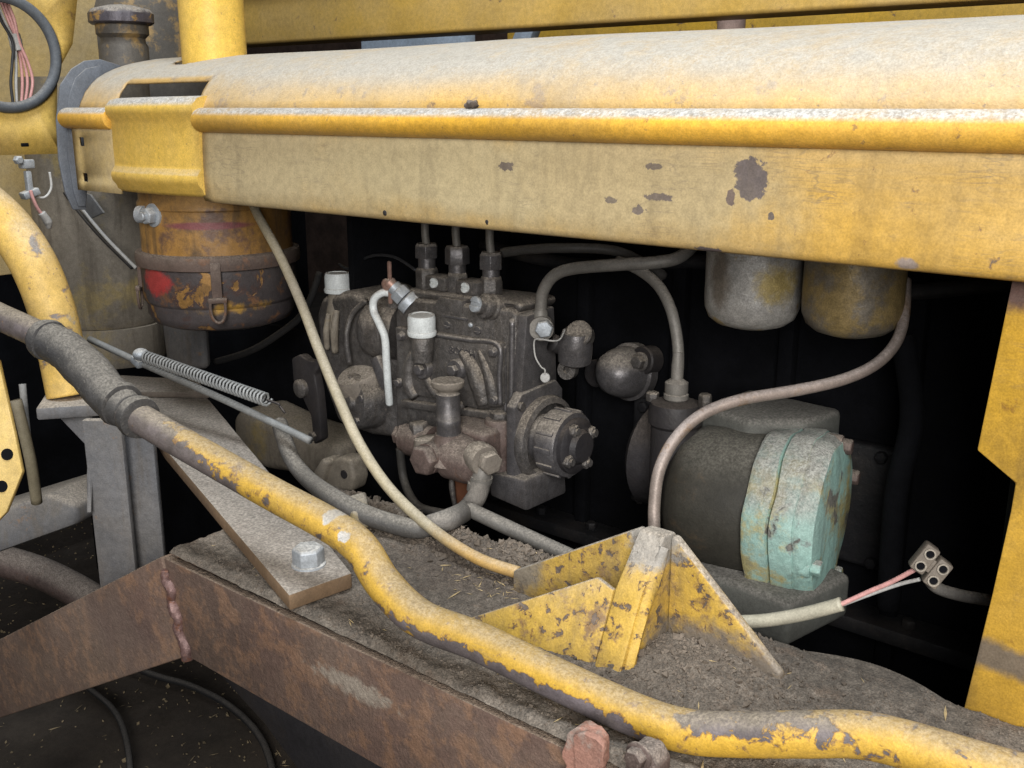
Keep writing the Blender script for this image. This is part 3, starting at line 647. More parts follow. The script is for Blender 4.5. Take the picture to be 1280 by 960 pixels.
# ================================================================== FILLER NECK + RADIATOR TANK
fc = PY(155, 62, .90)
t = thing('filler_neck', 'grimy round filler neck with a lobed dark cap at the end of the hood', 'filler cap', fc-AZ*.03)
s_ = S(fc); r0 = 31*s_
b = B(); b.lathe(fc-AZ*.05, AZ, [(r0*.95, 0), (r0*.95, .055), (r0*.86, .06), (r0*.86, .066), (r0*1.02, .072), (r0*1.02, .094), (r0*.9, .10)], 32).done('neck', 'radiator', t)
b = B(); b.lathe(fc+AZ*.036, AZ, [(r0*1.12, 0), (r0*1.22, .003), (r0*1.22, .016), (r0*1.1, .022), (r0*.5, .028), (0, .030)], 64, rfun=lambda th: 1+.035*(abs(math.cos(4*th))**.5)).done('cap', 'cap', t)
b = B(); tk = PY(140, 40, 1.10)
b.lathe((-1.98, 1.20, 1.33), AZ, [(.13, 0), (.13, .20), (.12, .23), (.10, .26), (0, .27)], 40)
tag(b.done('header_tank', 'radiator'), 'dark rust stained rounded tank behind the filler cap', 'tank')

# ================================================================== COWL PANEL WITH ROUND HOLE, WIRES
XD = -1.50
t = thing('cowl_panel', 'yellow sheet cowl panel with a large round hole at the hood end', 'panel', PX(40, 193, XD))
hc = PX(4, 66, XD); hr = .072
outer = [(-.06+0, 0)]
poly = [PX(x, y, XD) for x, y in ((76, 192), (70, 150), (71, 90), (90, 55), (100, -40))]
pl = [(p.y, p.z) for p in poly]+[(.60, 1.53), (.60, 1.285)]
def hitpoly(c, ang):
    d = (math.cos(ang), math.sin(ang)); best = 9
    for i in range(len(pl)):
        p, q = pl[i], pl[(i+1) % len(pl)]; e = (q[0]-p[0], q[1]-p[1]); den = d[0]*e[1]-d[1]*e[0]
        if abs(den) < 1e-9: continue
        wx, wy = p[0]-c[0], p[1]-c[1]; tt = (wx*e[1]-wy*e[0])/den; uu = (wx*d[1]-wy*d[0])/den
        if tt > 0 and -1e-6 <= uu <= 1+1e-6: best = min(best, tt)
    return best
angs = sorted([2*math.pi*i/72 for i in range(72)]+[math.atan2(p[1]-hc.z, p[0]-hc.y) % (2*math.pi) for p in pl])
vs, fs = [], []
for a_ in angs:
    k = hitpoly((hc.y, hc.z), a_); k = max(k, hr+.002)
    vs += [(XD, hc.y+hr*math.cos(a_), hc.z+hr*math.sin(a_)), (XD, hc.y+k*math.cos(a_), hc.z+k*math.sin(a_))]
n_ = len(angs)
for i in range(n_):
    j = (i+1) % n_; fs.append((2*i, 2*i+1, 2*j+1, 2*j))
o = pts_mesh('sheet', vs, fs, 'dash', t, 60); solid(o, .004, 0)
ring = [V((XD+.003, hc.y+(hr+.001)*math.cos(2*math.pi*i/40), hc.z+(hr+.001)*math.sin(2*math.pi*i/40))) for i in range(41)]
b = B(); b.tube(ring, .0075, 12, 3, cap=False).done('edge_trim', 'rubber_blue', t, 180)
b = B(); b.box(PX(31, 181, XD+.003), (.002, .011, .005), bev=.001).done('slot', 'block', t)
# dark cabin interior behind the hole
b = B(); b.box((-1.95, .80, 1.40), (.03, .9, .7), bev=.004); tag(b.done('inner_bulkhead', 'flange_yel'), 'dim dusty bulkhead seen through the round cowl hole', 'bulkhead')
t = thing('wire_bundle', 'bundle of faded pink and grey wires taped together inside the round cowl hole', 'wires', PX(30, 130, XD-.03))
for k, (dx, m) in enumerate(((0, 'pink'), (4, 'pink'), (-5, 'wire_grey'), (8, 'pink'), (-9, 'wire_black'))):
    b = B(); b.tube([PX(x+dx*f, y, XD-.03+.003*k) for x, y, f in ((0, 0, 1), (10, 25, 1), (20, 52, .5), (26, 80, 1.2), (28, 105, 1.6), (26, 138, 1.0), (24, 160, 1))], .0022, 8, 6).done('wire', m, t, 180)
b = B(); b.tube([PX(17, 42, XD-.028), PX(20, 54, XD-.028), PX(22, 63, XD-.028)], .0085, 14, 4, jitter=.06).done('tape_wrap', 'wire_grey', t, 180)
# latch / terminal fitting below the panel
t = thing('cable_terminal', 'small whitish cable terminal with a pink wire below the cowl panel', 'terminal', PX(35, 245, -1.44))
b = B(); p = PX(33, 205, -1.45); b.box(p, (.014, .018, .012), bev=.002).box(p-AZ*.024, (.010, .008, .030), bev=.002).box(p-AZ*.040, (.016, .024, .010), Matrix.Rotation(.3, 4, 'X'), .002)
b.lathe(p+V((.004, -.014, .006)), AX, [(.006, 0), (.006, .008), (.004, .010)], 6).done('clip_body', 'zinc', t)
b = B(); b.tube([PX(38, 238, -1.44), PX(42, 250, -1.44), PX(48, 262, -1.44), PX(56, 272, -1.44)], .0024, 8).done('wire', 'pink', t, 180)
b = B(); b.tube([PX(52, 266, -1.438), PX(60, 278, -1.438), PX(61, 286, -1.438)], [.005, .006, .003], 10).done('sleeve', 'wire_grey', t, 180)
b = B(); b.tube([PX(40, 244, -1.45), PX(55, 247, -1.45), PX(64, 235, -1.45), PX(62, 215, -1.45)], .0018, 8).done('grey_wire', 'wire_grey', t, 180)
# grey edge strip following the hood end
t = thing('edge_strip', 'blue grey curved steel strip edging the end of the hood', 'strip', PX(95, 272, -1.465))
b = B(); b.prism([PX(x, y, -1.463) for x, y in ((150, 82), (124, 74), (104, 76), (88, 86), (74, 106), (69, 150), (72, 200), (80, 240), (90, 262), (106, 262), (110, 200), (110, 150), (118, 112), (140, 96))], (.004, 0, 0), .0015).done('strip_band', 'steel_strip', t)
b = B(); b.prism([PX(x, y, -1.4585) for x, y in ((124, 82), (106, 86), (93, 98), (85, 120), (82, 150), (84, 195), (91, 240), (97, 258), (106, 258), (110, 200), (110, 150), (118, 112), (134, 96))], (.003, 0, 0), .001).done('inner_band', 'steel_strip', t)
b = B(); b.prism([PY(x, y, .86) for x, y in ((94, 240), (112, 243), (129, 266), (107, 276))], (0, .004, 0), .001).done('tin_tab', 'steel_strip', t)
b = B()
tw = thing('flat_wires', 'pair of thin dark strips hanging beside the curved duct', 'wires', PY(160, 330, .86))
for k in range(2):
    b = B(); b.tube([PY(58+8*k, 200, .86), PY(80+8*k, 240, .86), PY(120+6*k, 290, .86), PY(165+5*k, 335, .87)], .003, 6, 4).done('strip', 'wire_grey' if k else 'black', tw, 180)

# ================================================================== CURVED DUCT / HOUSING left of the air filter
dcn = D(128, 330, 1.86); 
t = thing('curved_duct', 'grimy beige rounded sheet metal duct standing between column and air filter', 'duct', (dcn.x, dcn.y, .98))
s_ = S(dcn); zb0 = D(150, 425, 1.72).z
b = B(); b.lathe((dcn.x, dcn.y, zb0), AZ, [(72*s_*.94, 0), (72*s_, .012), (74*s_, .2), (74*s_, .42)], 48).done('duct_body', 'tank', t)
b = B(); b.lathe((dcn.x+.02, dcn.y, zb0-.07), AZ, [(58*s_, 0), (60*s_, .01), (60*s_, .069)], 48).done('lower_collar', 'tank', t)
b = B(); b.prism([PY(x, y, .98) for x, y in ((200, 400), (250, 402), (254, 462), (208, 462))], (0, .02, 0), .01, 3).done('outlet_tab', 'grey_steel', t)

# ================================================================== AIR FILTER
ac = V((-1.305, .885, 0)); AR = .113
def afz(py): return PY(272, py, .885-AR*.6).z
t = thing('air_filter', 'round oil bath air filter with rusty clamp band and dark bowl below the hood', 'air filter', (ac.x, ac.y, 1.02))
zband = PY(255, 333, .80).z; zbot = PY(272, 424, .80).z
b = B(); b.lathe((ac.x, ac.y, zband), AZ, [(AR*.94, 0), (AR*.94, .07), (AR*.955, .072), (AR*.955, .078), (AR*.93, .082), (AR*.93, .17), (AR*.8, .19)], 56).done('upper_body', 'af_orange', t)
b = B(); b.lathe((ac.x, ac.y, zband-.011), AZ, [(AR*.95, 0), (AR*1.02, .002), (AR*1.035, .011), (AR*1.02, .020), (AR*.95, .022)], 56).done('clamp_band', 'af_band', t)
hb = zband-zbot
b = B(); b.lathe((ac.x, ac.y, zbot), AZ, [(0, .002), (AR*.72, 0), (AR*.86, .006), (AR*.925, .018), (AR*.93, .034), (AR*.955, .037), (AR*.97, .040), (AR*.965, hb-.011)], 56).done('bowl', 'af_dark', t)
# over-centre clasps
def radial(px):
    p = PY(px, 340, .80); d = V((p.x-ac.x, p.y-ac.y, 0)).normalized(); return d
for px in (268, 178):
    d = (radial(px) if px > 200 else V((-.72, -.69, 0))); pos = V((ac.x, ac.y, 0))+d*(AR*1.02); tz = AZ.cross(d)
    R_ = Matrix((tz, d, AZ)).transposed().to_4x4()
    b = B(); b.box(pos+AZ*(zband-.022), (.014, .006, .05), R_, .0015).done('clasp_strap', 'af_band', t)
    b = B(); lp = [pos+d*.004+tz*x+AZ*(zband+z) for x, z in ((-.009, -.044), (-.010, -.06), (-.007, -.074), (0, -.079), (.007, -.074), (.010, -.06), (.009, -.044))]
    b.tube(lp, .0022, 8, 5).box(pos+d*.003+AZ*(zband-.048), (.026, .007, .008), R_, .002).done('clasp_wire', 'af_band', t)
d = radial(214); p = V((ac.x, ac.y, PY(212, 268, .80).z))+d*(AR*.93)
b = B(); b.lathe(p, d, [(.016, -.004), (.016, .003), (.014, .004)], 20).hex(p+d*.004, d, .021, .012).lathe(p+d*.016, d, [(.006, 0), (.006, .005), (.005, .006)], 14).done('clamp_bolt', 'zinc', t)
tz = AZ.cross(d); b = B(); b.lathe(p-tz*.020+d*.004, -tz+d*.3, [(.012, -.004), (.012, .006), (.009, .008)], 16).done('clamp_washer', 'zinc', t)

# ================================================================== SPRING AND ROD
t = thing('control_rod', 'thin whitish control rod with a coil spring beside it leading to the governor lever', 'rod', D(250, 490, 1.35))
r_a, r_b = D(112, 424, 1.52), D(388, 551, 1.27)
b = B(); b.tube([r_a, r_a.lerp(r_b, .33), r_a.lerp(r_b, .66)+AZ*.002, r_b], .0048, 12, 4).done('rod', 'spring', t, 180)
sa, sb = D(182, 446, 1.44), D(334, 500, 1.30); ax = (sb-sa).normalized(); _, u, v = basis(ax); L_ = (sb-sa).length
cp_ = []
turns = 38
for i in range(turns*8+1):
    th = 2*math.pi*i/8; cp_.append(sa+ax*(L_*i/(turns*8))+u*(.0078*math.cos(th))+v*(.0078*math.sin(th)))
b = B(); b.tube(cp_, .0016, 6, 1).done('coil_spring', 'spring', t, 180)
b = B(); b.tube([sb, sb+ax*.02, D(350, 508, 1.29), D(356, 516, 1.285)], .0015, 6).done('spring_hook', 'iron_dark', t, 180)
b = B(); b.ball(D(176, 443, 1.445), .011, (1, 1, .8)).box(D(172, 452, 1.45), (.02, .012, .012), Matrix.Rotation(.4, 4, 'Y'), .003).done('clevis', 'zinc', t)

# ================================================================== BEIGE CABLE
cb = [D(312, 245, 1.42), D(322, 268, 1.40), D(350, 320, 1.34), D(376, 378, 1.28), D(398, 436, 1.23), D(422, 495, 1.19), D(450, 556, 1.16), D(488, 612, 1.13), PZ(540, 661, .925), PZ(595, 697, .917), PZ(648, 716, .915)]
b = B(); b.tube(cb, .0062, 14, 10); tag(b.done('beige_cable', 'cable', ang=180), 'long beige cable sheath hanging from under the hood down to the yellow bracket', 'cable')

# ================================================================== INJECTION PUMP
YP = .92
t = thing('injection_pump', 'dusty cast iron three line injection pump with cover plate and pale breather cap', 'injection pump', PY(570, 600, YP))
b = B(); b.pp([(494, 392), (500, 372), (640, 386), (645, 394), (641, 590), (600, 584), (495, 545)], YP+.006, .064, .006, 3).rough(.0006, 40); b.done('pump_body', 'iron', t)
b = B(); b.pp([(500, 371.5), (505, 361), (632, 375), (646, 377), (653, 384), (646, 393.5), (640, 385.5)], YP+.012, .070, .005, 3).rough(.0006, 40); hd = b.done('pump_head', 'iron', t)
# ledge on the head
b = B(); b.pp([(540, 386), (549, 371), (578, 376), (577, 397)], YP+.004, .012, .001).done('head_plate', 'iron', hd)
for (x, y, r) in ((560, 406, 5), (598, 413, 5.5)):
    p = PY(x, y, YP+.006); b = B(); screw_head(b, p, -AY, r*S(p), .003).done('slotted_screw', 'iron_smooth', t)
b = B(); p = PY(589, 406, YP+.006); b.lathe(p, -AY, [(.003, 0), (.003, .002), (.002, .003)], 12).done('pin', 'zinc', t)
# inspection cover with raised rim and flutes
b = B(); b.pp([(493, 408), (546, 416), (626, 429), (628, 508), (600, 512), (500, 490)], YP-.004, .012, .003, 2).rough(.0004, 40); cv = b.done('inspection_cover', 'iron', t)
b = B(); rim = [PY(x, y, YP-.005) for x, y in ((546, 419), (586, 425), (623, 431.5), (624, 470), (625.5, 506))]; b.tube(rim, .0032, 8, 6).done('cover_rim', 'iron_smooth', cv, 180)
for (pts_, r) in (([(578, 440), (590, 455), (600, 480), (606, 506)], [.006, .011, .013, .010]), ([(600, 438), (608, 458), (615, 482), (618, 506)], [.004, .007, .009, .008]), ([(517, 440), (512, 460), (512, 480), (520, 496)], [.005, .009, .010, .008]), ([(533, 470), (545, 488), (560, 500), (580, 508)], [.006, .009, .009, .007])):
    b = B(); b.tube([PY(x, y, YP-.001) for x, y in pts_], r, 14, 6).done('cover_flute', 'iron', cv, 180)
tcv = bpy.data.curves.new('lettering', 'FONT'); tcv.body = 'BOSCH'; tcv.size = .0125; tcv.extrude = .0012; tcv.space_character = 1.08
to = bpy.data.objects.new('lettering_tmp', tcv); COL.objects.link(to); dg = bpy.context.evaluated_depsgraph_get()
me = bpy.data.meshes.new_from_object(to.evaluated_get(dg)); bpy.data.objects.remove(to)
lt = bpy.data.objects.new('raised_lettering', me); COL.objects.link(lt); me.materials.append(M['iron_smooth'])
lt.parent = cv; lp0 = PY(562, 441, YP-.0045); lt.location = lp0; lt.rotation_euler = (math.pi/2, 0, 0)
for (x, y) in ((532, 460), (574, 461)):
    p = PY(x, y, YP-.004); b = B(); b.lathe(p, -AY, [(.0135, 0), (.0135, .007), (.012, .009)], 24).hex(p-AY*.009, -AY, .013, .007).done('cover_bolt', 'iron_smooth', cv)
b = B(); b.tube([PY(640.5, 398, YP+.005), PY(639.5, 480, YP+.005), PY(638, 582, YP+.005)], .0035, 10, 6).done('corner_ridge', 'iron_smooth', t, 180)
b = B(); b.tube([PY(630, 432, YP+.004), PY(631, 480, YP+.004), PY(632, 515, YP+.004)], .0026, 8, 6).done('corner_ridge', 'iron_smooth', t, 180)
for (x, y) in ((503, 420), (500, 478), (618, 440), (619, 500)):
    p = PY(x, y, YP-.004); B().lathe(p, -AY, [(.0062, 0), (.0062, .002), (.0052, .004)], 16).hex(p-AY*.003, -AY, .0085, .004).done('cover_screw', 'iron_smooth', cv)
b = B(); b.pp([(500, 500), (630, 518), (630, 527), (500, 509)], YP-.004, .014, .002).done('cast_ledge', 'iron', t)
b = B(); b.pp([(553, 393), (583, 398), (583, 401), (553, 396)], YP+.003, .006, .0005).done('cast_line', 'iron_smooth', t)
# breather cap
p = PY(527, 437, YP-.022); s_ = S(p)
b = B(); b.lathe(p-AZ*.014, V((0.08, 0, 1)), [(13*s_, 0), (14*s_, .012), (14*s_, .030), (12*s_, .034)], 24).done('breather_neck', 'iron', t)
b = B(); b.lathe(p+AZ*.018+AX*.001, V((0.06, -.06, 1)), [(15*s_, 0), (18*s_, .0015), (18.5*s_, .004), (18.3*s_, .007), (17.4*s_, .008), (17.6*s_, .023), (16.2*s_, .027), (13*s_, .0275), (12.5*s_, .0265), (0, .0268)], 30).rough(.0004, 80); b.done('breather_cap', 'white', t)
# bleed plug
p = PY(618, 384, YP+.012); b = B(); axb = V((-.25, -1, .25)); b.lathe(p, axb, [(.016, -.006), (.016, .004), (.0135, .006), (.0135, .010), (.015, .011), (.015, .016), (.011, .018), (.011, .026)], 22).done('bleed_plug', 'iron', t)
b = B(); screw_head(b, p+axb.normalized()*.026, axb, .0098, .005).done('plug_screw', 'zinc', t)
# delivery valve holders with nuts and lines
YV = .955
for k, (x, y0, y1, y2, y3) in enumerate(((534, 352, 334, 322, 304), (572, 357, 340, 330, 307), (614, 369, 345, 336, 315))):
    p = PY(x, y0, YV); s_ = S(p); q = lambda yy: PY(x, yy, YV).z
    vh = B(); vh.hex((p.x, p.y, q(y0)-.012), AZ, 25*s_, q(y1)-q(y0)+.012, phase=.3+k*.4)
    o = vh.done('delivery_valve', 'iron', t)
    b = B(); b.lathe((p.x, p.y, q(y1)), AZ, [(11*s_, -.001), (11*s_, q(y2)-q(y1)+.001)], 20).hex((p.x, p.y, q(y2)), AZ, 27*s_, q(y3)-q(y2), phase=.7+k*.5).done('union_nut', 'iron_smooth', o)
    top = V((p.x, p.y, q(y3)-.002))
    b = B(); b.tube([top, top+V((-.002, 0, .02)), top+V((-.008, .01, .05)), top+V((-.01, .03, .10)), top+V((.01, .10, .15))], .0052, 12, 6).done('injector_line', 'pipe', o, 180)
for (x, y) in ((547, 356), (586, 362)):
    p = PY(x, y-2, YP+.02); b = B(); b.box(p+V((0, .010, 0)), (.036, .030, .018), Matrix.Rotation(-.02, 4, 'Z'), .002); cl = b.done('valve_clamp', 'iron', t)
    b = B(); screw_head(b, p+V((0, -.005, .001)), V((-.1, -1, .1)), .0065, .004).done('clamp_screw', 'white', cl)
# drive end flange with lip
pf = [(641, 488), (656, 470), (664, 452)]
b = B(); XE = PY(641, 540, YP).x
prof = [(.905, 1.005), (.918, 1.020), (.985, 1.024), (.998, 1.01), (.998, .905), (.985, .885), (.918, .885), (.905, .90)]
b.prism([(XE+.002, y, z) for y, z in prof], (.014, 0, 0), .002).done('end_flange', 'iron_smooth', t)
b = B(); b.prism([(XE-.004, y, z) for y, z in ((.922, 1.018), (.932, 1.112), (.985, 1.116), (.992, 1.018))], (.016, 0, 0), .003).done('end_wall', 'iron_smooth', t)
b = B()
for (y, z) in ((.914, 1.006), (.914, .902)): B().hex((XE+.016, y, z), AX, .010, .005).done('flange_bolt', 'iron', t)
ca = V((XE+.016, .956, .957))
b = B(); b.lathe(ca, AX, [(.052, -.001), (.054, .006), (.052, .012), (.045, .014), (.045, .002)], 40).done('seal_ring', 'iron', t)
# corner mount: bolt boss
p = PY(621, 560, YP-.004)
b = B(); b.lathe((p.x, p.y+.004, PY(621, 600, YP).z), AZ, [(.0175, 0), (.0175, .03), (.016, .034), (.018, .045), (.018, .078), (.016, .081)], 24).done('mount_boss', 'iron_brown', t)
b = B(); b.hex((p.x, p.y+.004, PY(621, 600, YP).z+.081), AZ, .019, .009).done('mount_bolt', 'iron', t)
b = B(); b.pp([(610, 590), (656, 600), (658, 640), (612, 620)], YP-.02, .08, .004).done('mount_foot', 'iron_smooth', t)
b = B(); b.pp([(500, 540), (612, 578), (612, 612), (505, 570)], YP+.03, .06, .006).done('sump', 'iron_dark', t)

# ------------------------------------------------ hand primer feed pump
t = thing('feed_pump', 'brown dusty hand primer feed pump with mushroom knob and hex plug', 'feed pump', PY(560, 595, .86))
YQ = .862
k0 = PY(561, 548, YQ); s_ = S(k0)
zq = lambda yy, xx=561: PY(xx, yy, YQ).z
b = B(); b.lathe((k0.x, k0.y, zq(553)), AZ, [(16*s_, 0), (16.5*s_, .002), (16.5*s_, .010), (15.2*s_, .011), (15.2*s_, .022), (15.8*s_, .023), (15.8*s_, .030), (15*s_, .031), (15*s_, zq(492)-zq(553)), (13*s_, zq(490)-zq(553))], 28).done('plunger_barrel', 'iron_smooth', t)
b = B(); zk = zq(490); b.lathe((k0.x, k0.y, zk-.002), AZ, [(12*s_, 0), (13*s_, .004), (19*s_, .008), (20.5*s_, .011), (20.5*s_, .015), (19*s_, .0165), (0, .0165)], 32).done('mushroom_knob', 'iron_cap', t)
# body
b = B(); hc_ = PY(565, 570, YQ)
b.ball(hc_+V((.004, .004, 0)), .036, (1.25, .8, .78)).lathe((k0.x, k0.y, zq(575)), AZ, [(.032, 0), (.026, .010), (.0185, .024), (.0165, .034)], 26)
b.lathe(hc_+V((.0, 0, -.002)), V((1, -.05, -.05)), [(.026, 0), (.024, .03), (.021, .045), (.020, .052)], 24)
b.prism([PY(x, y, YQ+.0) for x, y in ((548, 568), (592, 572), (590, 588), (575, 597), (556, 590))], (0, .03, 0), .006, 3)
b.box(hc_+V((0, .045, .005)), (.075, .06, .055), None, .008, 3)
b.rough(.0008, 50); bd = b.done('pump_casting', 'iron_brown', t)
p = PY(533, 574, YQ-.028); hxa = V((-.02, -1, .02)); b = B(); b.lathe(p-hxa.normalized()*.022, hxa, [(.019, -.022), (.019, .022)], 24).hex(p-hxa.normalized()*.001, hxa, .033, .013, phase=.1).done('hex_plug', 'iron_brown', t)
p = PY(535, 553, YQ+.002); b = B(); b.lathe(p-AZ*.014, V((-.15, 0, 1)), [(.017, 0), (.017, .010), (.0155, .016), (.0155, .019), (.013, .021), (0, .0215)], 22).done('top_plug', 'iron_cap', t)
p = PY(524, 531, YQ+.02); b = B(); b.hex(p-AZ*.014, V((-.1, 0, 1)), .021, .018).lathe(p-AZ*.02, AZ, [(.014, -.01), (.014, .005)], 18).done('side_bolt', 'iron', t)
p = PY(520, 549, YQ+.028); hx_ = V((-1, -.15, .03)); b = B(); b.lathe(p+AX*.03, hx_, [(.022, 0), (.022, .034), (.019, .038), (.0185, .044)], 24).hex(p-AX*.012, hx_, .031, .013).hex(p-AX*.027, hx_, .022, .008).done('inlet_union', 'iron_brown', t)
p = PY(606, 574, YQ-.006); b = B(); b.lathe(p-V((.006, 0, 0)), V((.9, -.35, -.05)), [(.0175, -.012), (.019, -.004), (.019, .008), (.0175, .012)], 24).hex(p+V((.008, -.003, 0)), V((.9, -.35, -.05)), .025, .011).done('banjo_union', 'iron_cap', t)
b = B(); b.tube([PY(604, 583, YQ-.008), PY(602, 594, YQ-.010), PY(598, 608, YQ-.012)], [.0105, .0115, .0115], 16, 5)
b.lathe(PY(602, 595, YQ-.010), V((-.2, 0, -1)), [(.0135, 0), (.0135, .006)], 18).lathe(PY(598, 609, YQ-.012), V((-.2, 0, -1)), [(.0135, -.006), (.0135, .004)], 18).done('hose_ferrule', 'pipe', t)
# hose
hpnt = [PY(600, 603, YQ-.012), PY(596, 620, YQ-.020), PY(582, 638, YQ-.035), PZ(562, 649, .925)]
b = B(); b.tube(hpnt+[PZ(538, 657, .920)], .0118, 18, 8).done('braided_end', 'braid', t, 180)
hs = [PZ(545, 655, .920), PZ(520, 661, .918), PZ(485, 653, .92), PZ(450, 640, .925), PZ(415, 621, .93), D(384, 598, 1.27), D(365, 574, 1.30), D(355, 548, 1.33), D(350, 530, 1.36)]
b = B(); b.tube(hs, .0105, 18, 8); tag(b.done('fuel_hose', 'hose', ang=180), 'thick dusty grey rubber hose curving over the dirt below the feed pump', 'hose')
b = B(); b.pp([(568, 592), (590, 596), (592, 622), (578, 648), (570, 640)], YQ+.02, .004, .001); tag(b.done('rusty_tab', 'rusty'), 'small rusty orange sheet tab under the feed pump', 'tab')
b = B(); b.tube([PY(565, 585, YQ+.01), PY(565, 610, YQ+.01), PY(571, 645, YQ+.012)], [.002, .004, .002], 8).done('drip_strip', 'iron', t, 180)
# dim lines behind
b = B(); b.tube([PY(500, 560, .95), PY(505, 600, .95), PY(520, 630, .93), PY(545, 640, .92), PY(580, 645, .95)], .006, 12, 8); tag(b.done('drain_line', 'pipe_dark', ang=180), 'dark thin drain line bending under the injection pump', 'pipe')

# ------------------------------------------------ governor on the pump end
t = thing('governor', 'dusty rounded cast governor housing with a pale filler cap beside the injection pump', 'governor', PY(450, 548, .95))
b = B(); b.pp([(392, 392), (402, 368), (440, 362), (456, 374), (494, 370), (494, 548), (462, 546), (420, 530), (402, 480)], .955, .11, .014, 4, 15).rough(.0015, 30); b.done('housing', 'iron', t)
p = PY(463, 412, .955); s_ = S(p)
b = B(); b.lathe(p+AX*.035+AY*.02, V((-1, -.25, 0)), [(36*s_, -.01), (37*s_, .0), (37*s_, .030), (34*s_, .042), (26*s_, .050), (0, .053)], 40).rough(.0015, 35); b.done('weight_bulge', 'iron', t)
b = B(); b.lathe(p+AX*.030+AY*.02, V((-1, -.25, 0)), [(38*s_, 0), (39.5*s_, .002), (39.5*s_, .007), (38*s_, .009)], 40).done('joint_rim', 'iron', t)
p = PY(449, 505, .94); s_ = S(p); b = B(); b.lathe(p+V((.01, .05, 0)), V((-.18, -1, .1)), [(35*s_, 0), (36*s_, .03), (35.5*s_, .060), (33*s_, .066), (31*s_, .067), (30*s_, .064), (12*s_, .066), (10*s_, .072), (0, .073)], 44).rough(.001, 40); b.done('spring_cover', 'iron', t)
for k in range(5):
    th = math.radians(20+72*k); _, u_, v_ = basis(V((-.18, -1, .1))); q = p+V((.01, .05, 0))+V((-.18, -1, .1)).normalized()*.062+u_*(27*s_*math.cos(th))+v_*(27*s_*math.sin(th))
    B().hex(q, V((-.18, -1, .1)), .010, .007).done('cover_screw', 'iron_smooth', t)
b = B(); b.lathe(PY(449, 470, .945), V((-.1, -.45, 1)), [(30*s_, -.02), (30*s_, .0), (27*s_, .006), (0, .010)], 32).rough(.001, 60); b.done('dusty_shelf', 'iron_cap', t)
p = PY(423, 366, .97); s_ = S(p)
b = B(); b.lathe((p.x, p.y, p.z-.05), AZ, [(20*s_, 0), (16*s_, .025), (13*s_, .045), (12*s_, .052)], 24).done('filler_neck', 'tank', t)
b = B(); b.lathe((p.x, p.y, p.z), AZ, [(13*s_, 0), (17*s_, .001), (17.6*s_, .004), (17.4*s_, .007), (16.4*s_, .008), (16.6*s_, .024), (15.2*s_, .029), (12*s_, .0295), (11.5*s_, .0285), (0, .029)], 28).done('filler_cap', 'white', t)
for (x, y0, y1, r) in ((411, 392, 436, .005), (421, 388, 440, .006)):
    b = B(); b.tube([PY(x, y0, .95), PY(x-3, (y0+y1)/2, .945), PY(x-2, y1, .95)], [r*.7, r, r*.8], 12, 5).done('cast_rib', 'tank', t, 180)
b = B(); b.tube([PY(437, 455, .94), PY(433, 420, .937), PY(441, 392, .945), PY(458, 376, .95)], .004, 10, 6).done('cast_ridge', 'iron', t, 180)
# control lever
t2 = thing('governor_lever', 'dark forked control lever hanging at the end of the governor', 'lever', PY(393, 550, .93))
b = B(); b.pp([(364, 448), (374, 443), (382, 450), (392, 452), (399, 445), (400, 456), (392, 468), (396, 490), (399, 520), (401, 550), (392, 556), (388, 520), (378, 498), (368, 490), (366, 474)], .93, .016, .003).done('lever_arm', 'iron_dark', t2)
b = B(); b.lathe(PY(378, 485, .93), -AY, [(.014, -.002), (.014, .006), (.009, .009)], 16).done('lever_pivot', 'iron', t2)
B().hex(PY(392, 545, .93), -AY, .013, .006).done('lever_nut', 'iron', t2)
# small stop lug with screw
b = B(); b.prism([PY(x, y, .93) for x, y in ((461, 450), (470, 444), (474, 454), (481, 470), (481, 490), (474, 485))], (0, .012, 0), .003).done('stop_lug', 'iron_smooth', t)
# ------------------------------------------------ white leak off pipe with wing screw
t = thing('leak_off_pipe', 'thin white bent pipe with a pinkish wing screw on top of the pump', 'pipe', PY(483, 490, .91))
b = B(); b.tube([PY(490, 367, .925), PY(478, 366, .918), PY(468, 374, .912), (PY(467, 388, .910)), PY(474, 404, .908), PY(481, 422, .908), PY(483, 450, .910), PY(485, 480, .915), PY(487, 505, .925)], .0052, 14, 8).done('pipe_run', 'white', t, 180)
p = PY(506, 372, .93); axn = V((-.55, -.25, .55)).normalized(); b = B(); b.lathe(p-axn*.010, axn, [(.0165, -.004), (.0165, .006), (.0145, .008)], 24).hex(p, axn, .024, .014).lathe(p+axn*.014, axn, [(.0095, 0), (.0095, .007)], 16).done('union_nut', 'zinc', t)
q = p+axn*.024; b = B(); b.lathe(q-axn*.004, axn, [(.0075, 0), (.0085, .008), (.006, .012)], 14)
b.box(q+V((0, -.003, .016)), (.006, .004, .030), None, .0018).box(q+V((.0, -.003, -.014)), (.006, .004, .022), None, .0018).ball(q+V((-.006, -.004, 0)), .008, (1, .5, 1)).done('wing_screw', 'copper_pink', t)

